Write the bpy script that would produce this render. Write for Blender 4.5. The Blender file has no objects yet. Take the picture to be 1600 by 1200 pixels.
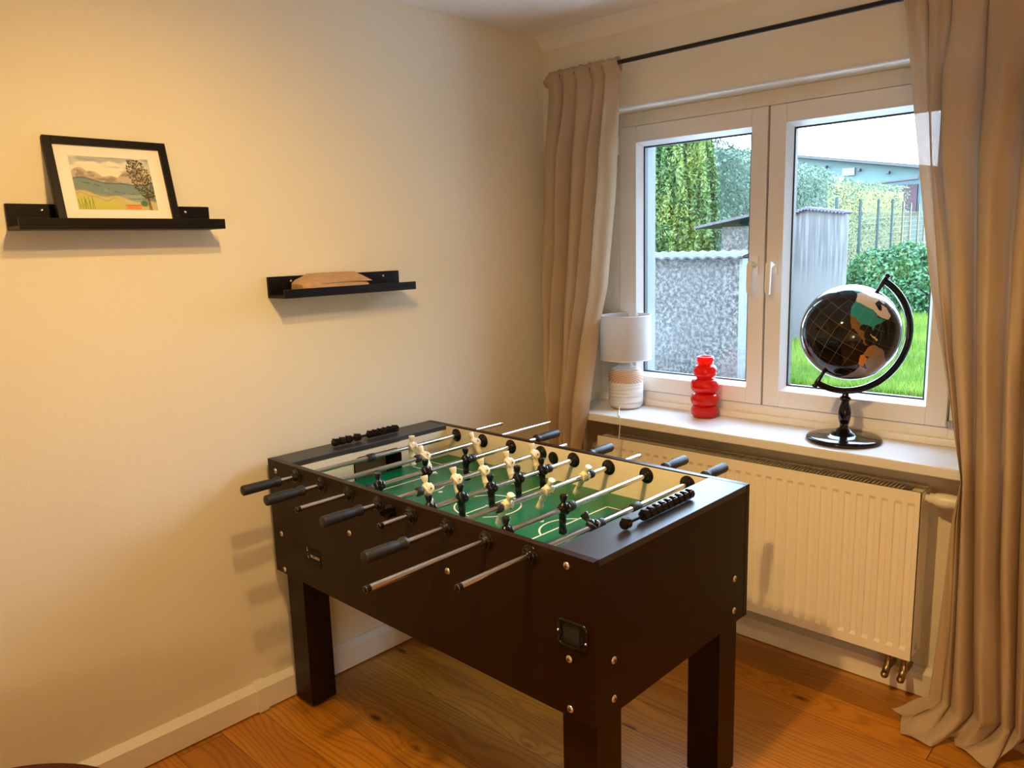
import bpy, bmesh, math, random
import numpy as np
from mathutils import Vector, Matrix
random.seed(7); rng = np.random.default_rng(7)
PI = math.pi
SC = bpy.context.scene
COL = SC.collection

# ------------------------------------------------------------------ camera
F = Vector((-0.68029174, 0.7121407, -0.17337468))
R = Vector((0.72628847, 0.6867846, -0.02884381))
U = Vector((-0.09853021, 0.14554223, 0.98443347))
cd = bpy.data.cameras.new('camera'); cam = bpy.data.objects.new('camera', cd); COL.objects.link(cam)
M4 = Matrix.Identity(4)
for i in range(3):
    M4[i][0] = R[i]; M4[i][1] = U[i]; M4[i][2] = -F[i]
M4[0][3], M4[1][3], M4[2][3] = 2.3949, -2.7626, 1.5746
cam.matrix_world = M4
cd.sensor_fit = 'HORIZONTAL'; cd.sensor_width = 36.0; cd.lens = 36.0 * 1210.32 / 1600.0
cd.clip_start = 0.05; cd.clip_end = 200
SC.camera = cam

# ------------------------------------------------------------------ colour management
SC.view_settings.view_transform = 'Standard'
SC.view_settings.look = 'None'
SC.view_settings.gamma = 1.0
SC.view_settings.exposure = 0.95
SC.view_settings.use_curve_mapping = False
SC.cycles.use_denoising = True
SC.cycles.max_bounces = 9
SC.cycles.diffuse_bounces = 6
SC.cycles.transparent_max_bounces = 12
SC.cycles.sample_clamp_indirect = 6.0
SC.cycles.caustics_reflective = False
SC.cycles.caustics_refractive = False

# ------------------------------------------------------------------ world: bright hazy sky
W = bpy.data.worlds.new('sky'); SC.world = W; W.use_nodes = True
wn = W.node_tree; wn.nodes.clear()
wo = wn.nodes.new('ShaderNodeOutputWorld'); wb = wn.nodes.new('ShaderNodeBackground')
tc = wn.nodes.new('ShaderNodeTexCoord'); sx = wn.nodes.new('ShaderNodeSeparateXYZ'); cr = wn.nodes.new('ShaderNodeValToRGB')
cr.color_ramp.elements[0].position = 0.0; cr.color_ramp.elements[0].color = (0.66, 0.81, 1.0, 1)
cr.color_ramp.elements[1].position = 0.9; cr.color_ramp.elements[1].color = (0.46, 0.68, 1.0, 1)
wn.links.new(tc.outputs['Generated'], sx.inputs[0]); wn.links.new(sx.outputs['Z'], cr.inputs[0])
wn.links.new(cr.outputs[0], wb.inputs[0]); wb.inputs[1].default_value = 11.0
wn.links.new(wb.outputs[0], wo.inputs[0])

# ------------------------------------------------------------------ low sun behind the garden on the right
sd = bpy.data.lights.new('sun', 'SUN'); sun = bpy.data.objects.new('sun', sd); COL.objects.link(sun)
sd.energy = 20.0; sd.color = (1.0, 0.62, 0.06); sd.angle = math.radians(0.6)
sun_dir = Vector((0.86, 0.46, 0.175)).normalized()
sun.rotation_euler = sun_dir.to_track_quat('Z', 'Y').to_euler(); sun.location = (20, 15, 8)

# window portal (guides daylight sampling only)
pd = bpy.data.lights.new('window_portal', 'AREA'); pd.shape = 'RECTANGLE'; pd.size = 1.7; pd.size_y = 1.3
po = bpy.data.objects.new('window_portal', pd); COL.objects.link(po); pd.cycles.is_portal = True
po.location = (1.03, 0.42, 1.5); po.rotation_euler = (-PI/2, 0, 0)

SPOT_W = 23.0      # each ceiling spot
WARM = (1.0, 0.635, 0.215)
FILL_L = 11.5     # glowing drum of the fill lamp added behind the camera

# ------------------------------------------------------------------ materials
def lin(c):
    return tuple(((x/255)/12.92 if x/255 <= 0.04045 else ((x/255+0.055)/1.055)**2.4) for x in c)

class NT:
    def __init__(s, name):
        s.m = bpy.data.materials.new(name); s.m.use_nodes = True; s.n = s.m.node_tree.nodes; s.l = s.m.node_tree.links
        s.b = s.n['Principled BSDF']; s.out = s.n['Material Output']
    def new(s, t, **k):
        n = s.n.new(t)
        for a, v in k.items():
            setattr(n, a, v)
        return n
    def coord(s, kind='Object', scale=(1, 1, 1), rot=(0, 0, 0)):
        t = s.new('ShaderNodeTexCoord'); m = s.new('ShaderNodeMapping')
        m.inputs['Scale'].default_value = scale; m.inputs['Rotation'].default_value = rot
        s.l.new(t.outputs[kind], m.inputs[0]); return m.outputs[0]
    def pos(s, scale=(1, 1, 1)):
        g = s.new('ShaderNodeNewGeometry'); m = s.new('ShaderNodeMapping'); m.inputs['Scale'].default_value = scale
        s.l.new(g.outputs['Position'], m.inputs[0]); return m.outputs[0]
    def noise(s, co, scale, detail=3, rough=0.5, dist=0.0):
        n = s.new('ShaderNodeTexNoise'); n.inputs['Scale'].default_value = scale; n.inputs['Detail'].default_value = detail
        n.inputs['Roughness'].default_value = rough; n.inputs['Distortion'].default_value = dist
        s.l.new(co, n.inputs['Vector']); return n.outputs['Fac']
    def ramp(s, fac, stops, interp='LINEAR'):
        r = s.new('ShaderNodeValToRGB'); r.color_ramp.interpolation = interp
        e = r.color_ramp.elements
        while len(e) < len(stops): e.new(0.5)
        for i, (p, c) in enumerate(stops):
            e[i].position = p; e[i].color = (*c, 1) if len(c) == 3 else c
        s.l.new(fac, r.inputs[0]); return r.outputs[0]
    def mix(s, fac, a, b, mode='MIX'):
        m = s.new('ShaderNodeMix', data_type='RGBA', blend_type=mode)
        for sock, v in ((m.inputs[0], fac), (m.inputs[6], a), (m.inputs[7], b)):
            if isinstance(v, (int, float)): sock.default_value = v
            elif isinstance(v, tuple): sock.default_value = (*v, 1)
            else: s.l.new(v, sock)
        return m.outputs[2]
    def math(s, op, a, b=0.0):
        m = s.new('ShaderNodeMath', operation=op)
        for sock, v in ((m.inputs[0], a), (m.inputs[1], b)):
            if isinstance(v, (int, float)): sock.default_value = v
            else: s.l.new(v, sock)
        return m.outputs[0]
    def bump(s, h, strength=0.2, dist=0.01):
        b = s.new('ShaderNodeBump'); b.inputs['Strength'].default_value = strength; b.inputs['Distance'].default_value = dist
        s.l.new(h, b.inputs['Height']); s.l.new(b.outputs[0], s.b.inputs['Normal']); return b
    def base(s, v):
        if isinstance(v, tuple): s.b.inputs['Base Color'].default_value = (*v, 1)
        else: s.l.new(v, s.b.inputs['Base Color'])
    def set(s, **k):
        for a, v in k.items():
            i = s.b.inputs[a.replace('_', ' ')]
            if isinstance(v, (int, float, tuple)): i.default_value = v
            else: s.l.new(v, i)

def plain(name, col, rough=0.5, metal=0.0, nscale=60, amt=0.06, bump=0.0, spec=0.5, coat=0.0, bdist=0.001):
    t = NT(name); n = t.noise(t.coord(), nscale, 4)
    a = tuple(min(1, c*(1-amt)) for c in col); b = tuple(min(1, c*(1+amt)) for c in col)
    t.base(t.ramp(n, [(0.3, a), (0.7, b)])); t.set(Roughness=rough, Metallic=metal)
    t.b.inputs['Specular IOR Level'].default_value = spec
    t.b.inputs['Coat Weight'].default_value = coat
    if bump: t.bump(n, bump, bdist)
    return t.m

M = {}
def wall_mat(name, col, b=0.25):
    t = NT(name); p = t.pos()
    n1 = t.noise(p, 1.3, 2); n2 = t.noise(p, 34, 5, 0.6); n3 = t.noise(p, 180, 3)
    c = t.ramp(n1, [(0.3, tuple(x*0.97 for x in col)), (0.7, tuple(min(1, x*1.03) for x in col))])
    t.base(c); t.set(Roughness=0.75)
    h = t.math('ADD', t.math('MULTIPLY', n2, 0.7), t.math('MULTIPLY', n3, 0.3)); t.bump(h, b, 0.004)
    return t.m
M['wall'] = wall_mat('cream_wall_paint', (0.80, 0.745, 0.615))
M['ceil'] = wall_mat('ceiling_paint', (0.88, 0.85, 0.82), 0.1)
M['ext'] = wall_mat('exterior_render', (0.15, 0.155, 0.155), 0.6)
M['board'] = plain('baseboard_paint', (0.83, 0.78, 0.70), 0.42, amt=0.02)
M['sill'] = plain('sill_paint', (0.72, 0.71, 0.71), 0.28, amt=0.015)
M['pvc'] = plain('window_pvc', (0.80, 0.78, 0.78), 0.3, amt=0.01)
M['gasket'] = plain('window_gasket', (0.02, 0.022, 0.025), 0.5)
M['radiator'] = plain('radiator_enamel', (0.86, 0.80, 0.70), 0.32, amt=0.01)
M['radiator_dark'] = plain('radiator_inside', (0.10, 0.09, 0.08), 0.6)
M['lam'] = plain('black_laminate', (0.017, 0.0062, 0.0015), 0.36, nscale=400, amt=0.2, bump=0.08, bdist=0.0004, spec=0.2)
M['lamtop'] = plain('black_laminate_top', (0.012, 0.010, 0.010), 0.42, nscale=400, amt=0.2, bump=0.05, bdist=0.0003, spec=0.9)
M['lam_edge'] = plain('black_edge_band', (0.016, 0.011, 0.009), 0.42, nscale=300, amt=0.15)
M['ledge'] = plain('black_ledge_paint', (0.006, 0.004, 0.004), 0.45, spec=0.18)
M['blackplastic'] = plain('black_plastic', (0.008, 0.006, 0.006), 0.25, spec=0.3)
M['rubber'] = plain('black_rubber_grip', (0.014, 0.014, 0.016), 0.5, nscale=300, amt=0.15, bump=0.1, spec=0.5)
M['blackgloss'] = plain('black_lacquer', (0.006, 0.004, 0.004), 0.10, spec=0.4)
M['cream_inner'] = plain('cream_inner_panel', (0.78, 0.70, 0.56), 0.45, amt=0.02)
M['cream_fig'] = plain('cream_figure_plastic', (0.80, 0.73, 0.55), 0.38, amt=0.04)
M['black_fig'] = plain('black_figure_plastic', (0.006, 0.005, 0.005), 0.2, spec=0.4)
M['white_line'] = plain('field_white', (0.85, 0.86, 0.80), 0.3, amt=0.01)
M['chrome'] = plain('chrome_tube', (0.72, 0.70, 0.68), 0.16, 1.0, amt=0.03)
M['screw'] = plain('screw_steel', (0.78, 0.72, 0.66), 0.28, 1.0, amt=0.05)
M['steel'] = plain('dull_steel', (0.55, 0.53, 0.50), 0.35, 1.0)
M['brass'] = plain('aged_bronze', (0.40, 0.29, 0.17), 0.33, 1.0, nscale=90, amt=0.25)
M['cord'] = plain('white_cord', (0.78, 0.76, 0.74), 0.45)
M['valve'] = plain('valve_plastic', (0.84, 0.80, 0.74), 0.35, amt=0.01)
M['rodblack'] = plain('black_rod_metal', (0.010, 0.010, 0.012), 0.4, 0.3)
M['mount'] = plain('picture_mount', (0.86, 0.82, 0.76), 0.8, amt=0.01)
M['lining'] = plain('dark_lining', (0.015, 0.013, 0.012), 0.6)
M['concrete_end'] = plain('white_wall_end', (0.12, 0.12, 0.11), 0.8, nscale=25, amt=0.12, bump=0.3, bdist=0.01)
M['ink'] = plain('pale_print', (0.55, 0.45, 0.36), 0.5)

def field():
    t = NT('green_playfield'); n = t.noise(t.coord(), 3.0, 2)
    t.base(t.ramp(n, [(0.3, (0.003, 0.130, 0.058)), (0.7, (0.004, 0.155, 0.070))])); t.set(Roughness=0.3); t.b.inputs['Specular IOR Level'].default_value = 0.3; return t.m
M['field'] = field()

def kraft():
    t = NT('kraft_paper'); p = t.coord(); n = t.noise(p, 30, 5); f = t.noise(t.coord(scale=(1, 12, 1)), 40, 3)
    t.base(t.mix(0.3, t.ramp(n, [(0.3, (0.45, 0.27, 0.13)), (0.75, (0.56, 0.36, 0.19))]), t.ramp(f, [(0.3, (0.40, 0.24, 0.12)), (0.8, (0.6, 0.4, 0.22))])))
    t.set(Roughness=0.75); t.bump(n, 0.5, 0.006); return t.m
M['kraft'] = kraft()

def floor_mat():
    t = NT('varnished_pine_boards')
    g = t.new('ShaderNodeNewGeometry'); s = t.new('ShaderNodeSeparateXYZ'); t.l.new(g.outputs['Position'], s.inputs[0])
    y = t.math('DIVIDE', t.math('ADD', s.outputs['Y'], 20.0 + 0.815 - 0.152*0), 0.1525)
    idn = t.math('FLOOR', y); fr = t.math('FRACT', y)
    wn_ = t.new('ShaderNodeTexWhiteNoise', noise_dimensions='1D'); t.l.new(idn, wn_.inputs['W'])
    # joints across each board
    xo = t.math('ADD', s.outputs['X'], t.math('MULTIPLY', wn_.outputs['Value'], 9.0))
    xs = t.math('DIVIDE', xo, 2.3); xid = t.math('FLOOR', xs); xfr = t.math('FRACT', xs)
    w2 = t.new('ShaderNodeTexWhiteNoise', noise_dimensions='2D')
    cb2 = t.new('ShaderNodeCombineXYZ'); t.l.new(idn, cb2.inputs[0]); t.l.new(xid, cb2.inputs[1]); t.l.new(cb2.outputs[0], w2.inputs['Vector'])
    off = t.math('MULTIPLY', w2.outputs['Value'], 37.0)
    def vec(ax, ay, az):
        c = t.new('ShaderNodeCombineXYZ')
        t.l.new(t.math('ADD', t.math('MULTIPLY', s.outputs['X'], ax), off), c.inputs[0])
        t.l.new(t.math('ADD', t.math('MULTIPLY', s.outputs['Y'], ay), off), c.inputs[1])
        c.inputs[2].default_value = az; return c.outputs[0]
    # knots: stretched voronoi
    vo = t.new('ShaderNodeTexVoronoi', feature='F1'); vo.inputs['Scale'].default_value = 1.0; vo.inputs['Randomness'].default_value = 1.0
    t.l.new(vec(2.6, 6.6, 0.3), vo.inputs['Vector'])
    kd = vo.outputs['Distance']
    # growth rings bending around the knots
    warp = t.noise(vec(0.7, 5.0, 1.0), 1.3, 2, 0.4)
    ring = t.math('ADD', t.math('ADD', t.math('MULTIPLY', warp, 13.0), t.math('MULTIPLY', s.outputs['Y'], 55.0)), t.math('DIVIDE', 0.75, t.math('ADD', kd, 0.10)))
    rs = t.math('SINE', t.math('MULTIPLY', ring, 5.2))
    rr = t.math('MULTIPLY', t.math('ADD', rs, 1.0), 0.5)
    fine = t.noise(vec(3.0, 110.0, 2.0), 1.0, 3, 0.6)
    broad = t.noise(vec(0.8, 7.0, 4.0), 1.0, 2)
    base = t.ramp(broad, [(0.25, (0.54, 0.21, 0.016)), (0.55, (0.67, 0.29, 0.024)), (0.8, (0.75, 0.36, 0.038))])
    c = t.mix(t.math('MULTIPLY', t.math('POWER', rr, 3.0), 0.40), base, (0.20, 0.045, 0.007))
    c = t.mix(t.math('MULTIPLY', fine, 0.42), c, (0.25, 0.07, 0.010))
    tone = t.ramp(w2.outputs['Value'], [(0.0, (0.74, 0.70, 0.66)), (1.0, (1.10, 1.06, 1.0))])
    c = t.mix(1.0, c, tone, 'MULTIPLY')
    knot = t.ramp(kd, [(0.05, (1, 1, 1)), (0.11, (0, 0, 0))])
    c = t.mix(t.math('MULTIPLY', knot, 0.9), c, (0.07, 0.012, 0.004))
    gap = t.math('ADD', t.math('LESS_THAN', fr, 0.012), t.math('LESS_THAN', xfr, 0.0012))
    gap = t.math('MINIMUM', gap, 1.0)
    c = t.mix(t.math('MULTIPLY', gap, 0.85), c, (0.035, 0.012, 0.005))
    t.base(c); t.set(Roughness=t.math('ADD', t.math('MULTIPLY', fine, 0.12), 0.24))
    t.b.inputs['Specular IOR Level'].default_value = 0.5
    h = t.math('SUBTRACT', t.math('MULTIPLY', fine, 0.25), gap); t.bump(h, 0.25, 0.0015)
    return t.m
M['floor'] = floor_mat()

def linen(name, col, transl=0.35, transp=0.05, weave=900.0):
    t = NT(name); p = t.coord()
    g = t.coord(scale=(1, 1, 0.12)); th = t.noise(g, 900, 2); th2 = t.noise(t.coord(scale=(0.12, 0.12, 1)), 900, 2)
    n = t.noise(p, 7, 3)
    wv = t.math('ADD', t.math('MULTIPLY', th, 0.5), t.math('MULTIPLY', th2, 0.5))
    c = t.ramp(wv, [(0.35, tuple(x*0.92 for x in col)), (0.65, tuple(min(1, x*1.06) for x in col))])
    c = t.mix(0.3, c, t.ramp(n, [(0.3, tuple(x*0.9 for x in col)), (0.7, tuple(min(1, x*1.08) for x in col))]))
    t.base(c); t.set(Roughness=0.85); t.b.inputs['Specular IOR Level'].default_value = 0.15
    b = t.bump(t.math('ADD', t.math('MULTIPLY', wv, 0.3), t.math('MULTIPLY', t.noise(t.coord(scale=(1, 1, 0.35)), 11, 3), 1.0)), 0.30, 0.006)
    tr = t.new('ShaderNodeBsdfTranslucent'); t.l.new(c, tr.inputs[0]); t.l.new(b.outputs[0], tr.inputs['Normal'])
    tp = t.new('ShaderNodeBsdfTransparent')
    m1 = t.new('ShaderNodeMixShader'); m1.inputs[0].default_value = transl
    m2 = t.new('ShaderNodeMixShader'); m2.inputs[0].default_value = transp
    hole = t.math('MULTIPLY', wv, transp*3.2)
    t.l.new(hole, m2.inputs[0])
    t.l.new(t.b.outputs[0], m1.inputs[1]); t.l.new(tr.outputs[0], m1.inputs[2])
    t.l.new(m1.outputs[0], m2.inputs[1]); t.l.new(tp.outputs[0], m2.inputs[2]); t.l.new(m2.outputs[0], t.out.inputs[0])
    return t.m
M['curtain'] = linen('beige_linen_curtain', (0.54, 0.41, 0.28), 0.16, 0.02)
M['shade'] = linen('white_linen_shade', (0.56, 0.53, 0.51), 0.12, 0.0)

def glass():
    t = NT('window_glass'); gl = t.new('ShaderNodeBsdfGlossy'); gl.inputs['Roughness'].default_value = 0.0
    tp = t.new('ShaderNodeBsdfTransparent'); tp.inputs[0].default_value = (0.96, 0.985, 0.98, 1)
    fz = t.new('ShaderNodeLayerWeight'); fz.inputs[0].default_value = 0.5
    fr = t.math('ADD', t.math('MULTIPLY', t.math('POWER', fz.outputs['Facing'], 5.0), 0.8), 0.03)
    m = t.new('ShaderNodeMixShader'); t.l.new(fr, m.inputs[0]); t.l.new(tp.outputs[0], m.inputs[1]); t.l.new(gl.outputs[0], m.inputs[2])
    t.l.new(m.outputs[0], t.out.inputs[0]); return t.m
M['glass'] = glass()

def redglass():
    t = NT('red_glass'); t.base((0.95, 0.022, 0.008)); t.set(Roughness=0.04)
    t.b.inputs['Transmission Weight'].default_value = 0.35
    t.b.inputs['IOR'].default_value = 1.45; t.b.inputs['Coat Weight'].default_value = 0.6
    t.b.inputs['Subsurface Weight'].default_value = 0.0
    tr = t.new('ShaderNodeBsdfTranslucent'); tr.inputs[0].default_value = (1.0, 0.045, 0.015, 1)
    m = t.new('ShaderNodeMixShader'); m.inputs[0].default_value = 0.45
    t.l.new(t.b.outputs[0], m.inputs[1]); t.l.new(tr.outputs[0], m.inputs[2]); t.l.new(m.outputs[0], t.out.inputs[0])
    return t.m
M['redglass'] = redglass()

def emit(name, col, s):
    t = NT(name); e = t.new('ShaderNodeEmission'); e.inputs[0].default_value = (*col, 1); e.inputs[1].default_value = s
    t.l.new(e.outputs[0], t.out.inputs[0]); return t.m
M['glow'] = emit('added_fill_glow', (1.0, 0.74, 0.40), FILL_L)  # emission for the drum of the added fill lamp

def leaf_mat(name, cols, scale, transl=0.3, zs=1.0):
    t = NT(name); g = t.pos((1, 1, zs)); n1 = t.noise(g, scale, 3); n2 = t.noise(g, scale*14, 2)
    f = t.math('ADD', t.math('MULTIPLY', n1, 0.6), t.math('MULTIPLY', n2, 0.4))
    cols = [tuple(x*0.85 for x in c_) for c_ in cols]; k = len(cols); c = t.ramp(f, [(0.32+0.36*i/(k-1), cols[i]) for i in range(k)])
    t.base(c); t.set(Roughness=0.5); t.b.inputs['Specular IOR Level'].default_value = 0.5
    tr = t.new('ShaderNodeBsdfTranslucent'); t.l.new(c, tr.inputs[0])
    m = t.new('ShaderNodeMixShader'); m.inputs[0].default_value = transl
    t.l.new(t.b.outputs[0], m.inputs[1]); t.l.new(tr.outputs[0], m.inputs[2]); t.l.new(m.outputs[0], t.out.inputs[0])
    return t.m
M['hedge'] = leaf_mat('hedge_leaves', [(0.010, 0.034, 0.018), (0.060, 0.115, 0.068), (0.20, 0.26, 0.17)], 1.6)
M['thuja'] = leaf_mat('thuja_sprays', [(0.015, 0.06, 0.022), (0.07, 0.14, 0.03), (0.26, 0.28, 0.035)], 2.0, zs=0.35)
M['bush'] = leaf_mat('bush_leaves', [(0.018, 0.075, 0.022), (0.05, 0.15, 0.05), (0.13, 0.23, 0.06)], 2.6)
M['grass'] = leaf_mat('grass_blades', [(0.06, 0.12, 0.008), (0.125, 0.215, 0.015), (0.25, 0.31, 0.04)], 1.4)
M['soil'] = plain('lawn_ground', (0.036, 0.08, 0.014), 0.9, nscale=6, amt=0.35)

def rough_concrete():
    t = NT('grey_roughcast'); p = t.coord(); s = t.new('ShaderNodeSeparateXYZ'); t.l.new(p, s.inputs[0])
    n = t.noise(p, 60, 5, 0.8); n1 = t.noise(p, 26, 4, 0.85); b = t.noise(p, 2.2, 4)
    c = t.ramp(n1, [(0.42, (0.016, 0.015, 0.014)), (0.5, (0.060, 0.054, 0.049)), (0.58, (0.15, 0.138, 0.125))])
    c = t.mix(t.ramp(b, [(0.35, (0, 0, 0)), (0.7, (0.55, 0.55, 0.55))]), c, (0.085, 0.078, 0.070))
    t.base(c); t.set(Roughness=0.95); t.bump(t.math('ADD', n, n1), 0.8, 0.01); return t.m
M['roughcast'] = rough_concrete()
def streaked():
    t = NT('streaked_panel'); p = t.coord(scale=(1, 1, 0.035)); n = t.noise(p, 34, 4, 0.7); n2 = t.noise(t.coord(), 2.0, 3)
    s = t.new('ShaderNodeSeparateXYZ'); t.l.new(t.coord(), s.inputs[0])
    dirt = t.ramp(s.outputs['Z'], [(0.70, (0.15, 0.15, 0.15)), (1.0, (1, 1, 1))])
    c = t.mix(t.math('MULTIPLY', t.ramp(n, [(0.42, (1, 1, 1)), (0.62, (0, 0, 0))]), dirt), (0.135, 0.125, 0.115), (0.045, 0.044, 0.048))
    c = t.mix(0.25, c, t.ramp(n2, [(0.3, (0.10, 0.095, 0.088)), (0.7, (0.15, 0.14, 0.13))]))
    t.base(c); t.set(Roughness=0.8); return t.m
M['streak'] = streaked()
M['tile'] = plain('grey_coping_tile', (0.035, 0.034, 0.034), 0.85, nscale=30, amt=0.4, bump=0.5, bdist=0.01)
M['roof'] = plain('shed_roof', (0.05, 0.047, 0.05), 0.8, nscale=20, amt=0.3)
M['teal'] = plain('pale_teal_render', (0.075, 0.115, 0.115), 0.9, nscale=2, amt=0.05)
M['fence'] = plain('green_fence_steel', (0.008, 0.030, 0.028), 0.5)
M['banner'] = plain('dark_banner', (0.035, 0.010, 0.018), 0.7)
M['redleather'] = plain('dark_red_leather', (0.060, 0.003, 0.002), 0.55, nscale=200, amt=0.3, bump=0.4, spec=0.15)
M['stitch'] = plain('red_stitching', (0.30, 0.05, 0.03), 0.6)

def woodgrain():
    t = NT('pale_ringed_wood'); p = t.coord()
    q = t.new('ShaderNodeSeparateXYZ'); t.l.new(p, q.inputs[0])
    u = t.math('ADD', t.math('MULTIPLY', q.outputs['X'], 0.817), t.math('MULTIPLY', q.outputs['Y'], 0.577))
    u = t.math('MULTIPLY', t.math('SUBTRACT', u, 0.008), 0.62); z = t.math('SUBTRACT', q.outputs['Z'], 0.108)
    ln = t.math('SQRT', t.math('ADD', t.math('MULTIPLY', u, u), t.math('MULTIPLY', z, z)))
    n = t.noise(p, 20, 2)
    r = t.math('SINE', t.math('ADD', t.math('MULTIPLY', ln, 860.0), t.math('MULTIPLY', n, 3.0)))
    t.base(t.ramp(r, [(0.0, (0.60, 0.42, 0.29)), (0.55, (0.52, 0.33, 0.21)), (1.0, (0.30, 0.14, 0.08))])); t.set(Roughness=0.6); return t.m
M['wood'] = woodgrain()
def whitewash():
    t = NT('whitewashed_wood'); p = t.coord(scale=(0.02, 0.02, 1)); n = t.noise(p, 240, 3, 0.6)
    t.base(t.ramp(n, [(0.36, (0.46, 0.40, 0.33)), (0.50, (0.68, 0.64, 0.58)), (0.7, (0.72, 0.69, 0.65))])); t.set(Roughness=0.6); t.bump(n, 0.3, 0.001); return t.m
M['whitewash'] = whitewash()

# ------------------------------------------------------------------ mesh builder
class MB:
    def __init__(s): s.v = []; s.f = []; s.mi = []; s.sm = []
    def add(s, vs, fs, mi=0, smooth=False):
        o = len(s.v); s.v += [tuple(p) for p in vs]
        for f in fs: s.f.append(tuple(i+o for i in f)); s.mi.append(mi); s.sm.append(smooth)
        return s
    def box(s, x0, x1, y0, y1, z0, z1, mi=0):
        v = [(x0,y0,z0),(x1,y0,z0),(x1,y1,z0),(x0,y1,z0),(x0,y0,z1),(x1,y0,z1),(x1,y1,z1),(x0,y1,z1)]
        return s.add(v, [(0,3,2,1),(4,5,6,7),(0,1,5,4),(1,2,6,5),(2,3,7,6),(3,0,4,7)], mi)
    def tube(s, p, q, r, r2=None, n=20, mi=0, caps=True, smooth=True):
        p = Vector(p); q = Vector(q); r2 = r if r2 is None else r2; d = (q-p).normalized()
        a = d.orthogonal().normalized(); b = d.cross(a)
        vs = []
        for c, rr in ((p, r), (q, r2)):
            for i in range(n):
                t = 2*PI*i/n; vs.append(c + a*math.cos(t)*rr + b*math.sin(t)*rr)
        s.add(vs, [(i, (i+1) % n, n+(i+1) % n, n+i) for i in range(n)], mi, smooth)
        if caps:
            s.add(vs[:n], [tuple(reversed(range(n)))], mi); s.add(vs[n:], [tuple(range(n))], mi)
        return s
    def lathe(s, prof, c=(0, 0, 0), axis='z', n=40, mi=0, smooth=True, mi_fn=None):
        c = Vector(c); vs = []
        for (r, h) in prof:
            for i in range(n):
                t = 2*PI*i/n; a, b = r*math.cos(t), r*math.sin(t)
                vs.append(c + {'z': Vector((a, b, h)), 'y': Vector((a, h, -b)), 'x': Vector((h, a, b))}[axis])
        o = len(s.v); s.v += [tuple(p) for p in vs]
        for k in range(len(prof)-1):
            m = mi_fn((prof[k][1]+prof[k+1][1])/2) if mi_fn else mi
            for i in range(n):
                s.f.append((o+k*n+i, o+k*n+(i+1) % n, o+(k+1)*n+(i+1) % n, o+(k+1)*n+i)); s.mi.append(m); s.sm.append(smooth)
        if prof[0][0] > 1e-6: s.add(vs[:n], [tuple(reversed(range(n)))], mi_fn(prof[0][1]) if mi_fn else mi)
        if prof[-1][0] > 1e-6: s.add(vs[-n:], [tuple(range(n))], mi_fn(prof[-1][1]) if mi_fn else mi)
        return s
    def sweep(s, pts, r, n=10, mi=0, smooth=True):
        pts = [Vector(p) for p in pts]; vs = []; prev = None
        for i, p in enumerate(pts):
            d = (pts[min(i+1, len(pts)-1)]-pts[max(i-1, 0)]).normalized()
            a = d.orthogonal().normalized() if prev is None else (prev - d*prev.dot(d)).normalized()
            prev = a; b = d.cross(a); rr = r[i] if isinstance(r, (list, tuple)) else r
            for k in range(n):
                t = 2*PI*k/n; vs.append(p+a*math.cos(t)*rr+b*math.sin(t)*rr)
        fs = [(i*n+k, i*n+(k+1) % n, (i+1)*n+(k+1) % n, (i+1)*n+k) for i in range(len(pts)-1) for k in range(n)]
        s.add(vs, fs, mi, smooth); s.add(vs[:n], [tuple(reversed(range(n)))], mi); s.add(vs[-n:], [tuple(range(n))], mi); return s
    def grid(s, rows, mi=0, smooth=True, flip=False):
        nr = len(rows); nc = len(rows[0]); vs = [p for r in rows for p in r]
        fs = [((i*nc+j), (i*nc+j+1), ((i+1)*nc+j+1), ((i+1)*nc+j)) for i in range(nr-1) for j in range(nc-1)]
        if flip: fs = [tuple(reversed(f)) for f in fs]
        return s.add(vs, fs, mi, smooth)
    def build(s, name, mats, parent=None, loc=None, bevel=0.0, seg=2, local=False):
        if not isinstance(mats, (list, tuple)): mats = [mats]
        base = Vector((0, 0, 0))
        if parent is not None and 'w' in parent: base = Vector(parent['w'])
        if loc is None: loc = base if parent is not None else Vector((0, 0, 0))
        loc = Vector(loc)
        me = bpy.data.meshes.new(name)
        vv = s.v if local else [tuple(Vector(p)-loc) for p in s.v]
        me.from_pydata(vv, [], s.f)
        for m in mats: me.materials.append(m)
        me.polygons.foreach_set('material_index', s.mi); me.polygons.foreach_set('use_smooth', s.sm); me.update()
        o = bpy.data.objects.new(name, me); COL.objects.link(o)
        if parent is not None: o.parent = parent; o.location = loc-base
        else: o.location = loc
        o['w'] = tuple(loc)
        if bevel:
            b = o.modifiers.new('bevel', 'BEVEL'); b.width = bevel; b.segments = seg; b.limit_method = 'ANGLE'
        return o

def tag(o, label=None, cat=None, group=None, kind=None):
    for k, v in (('label', label), ('category', cat), ('group', group), ('kind', kind)):
        if v: o[k] = v
    return o
def thing(name, loc, label, cat, group=None):
    o = bpy.data.objects.new(name, None); COL.objects.link(o); o.location = loc; o['w'] = tuple(loc)
    o.empty_display_size = 0.05
    return tag(o, label, cat, group)
def struct(o): o['kind'] = 'structure'; return o

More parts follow.
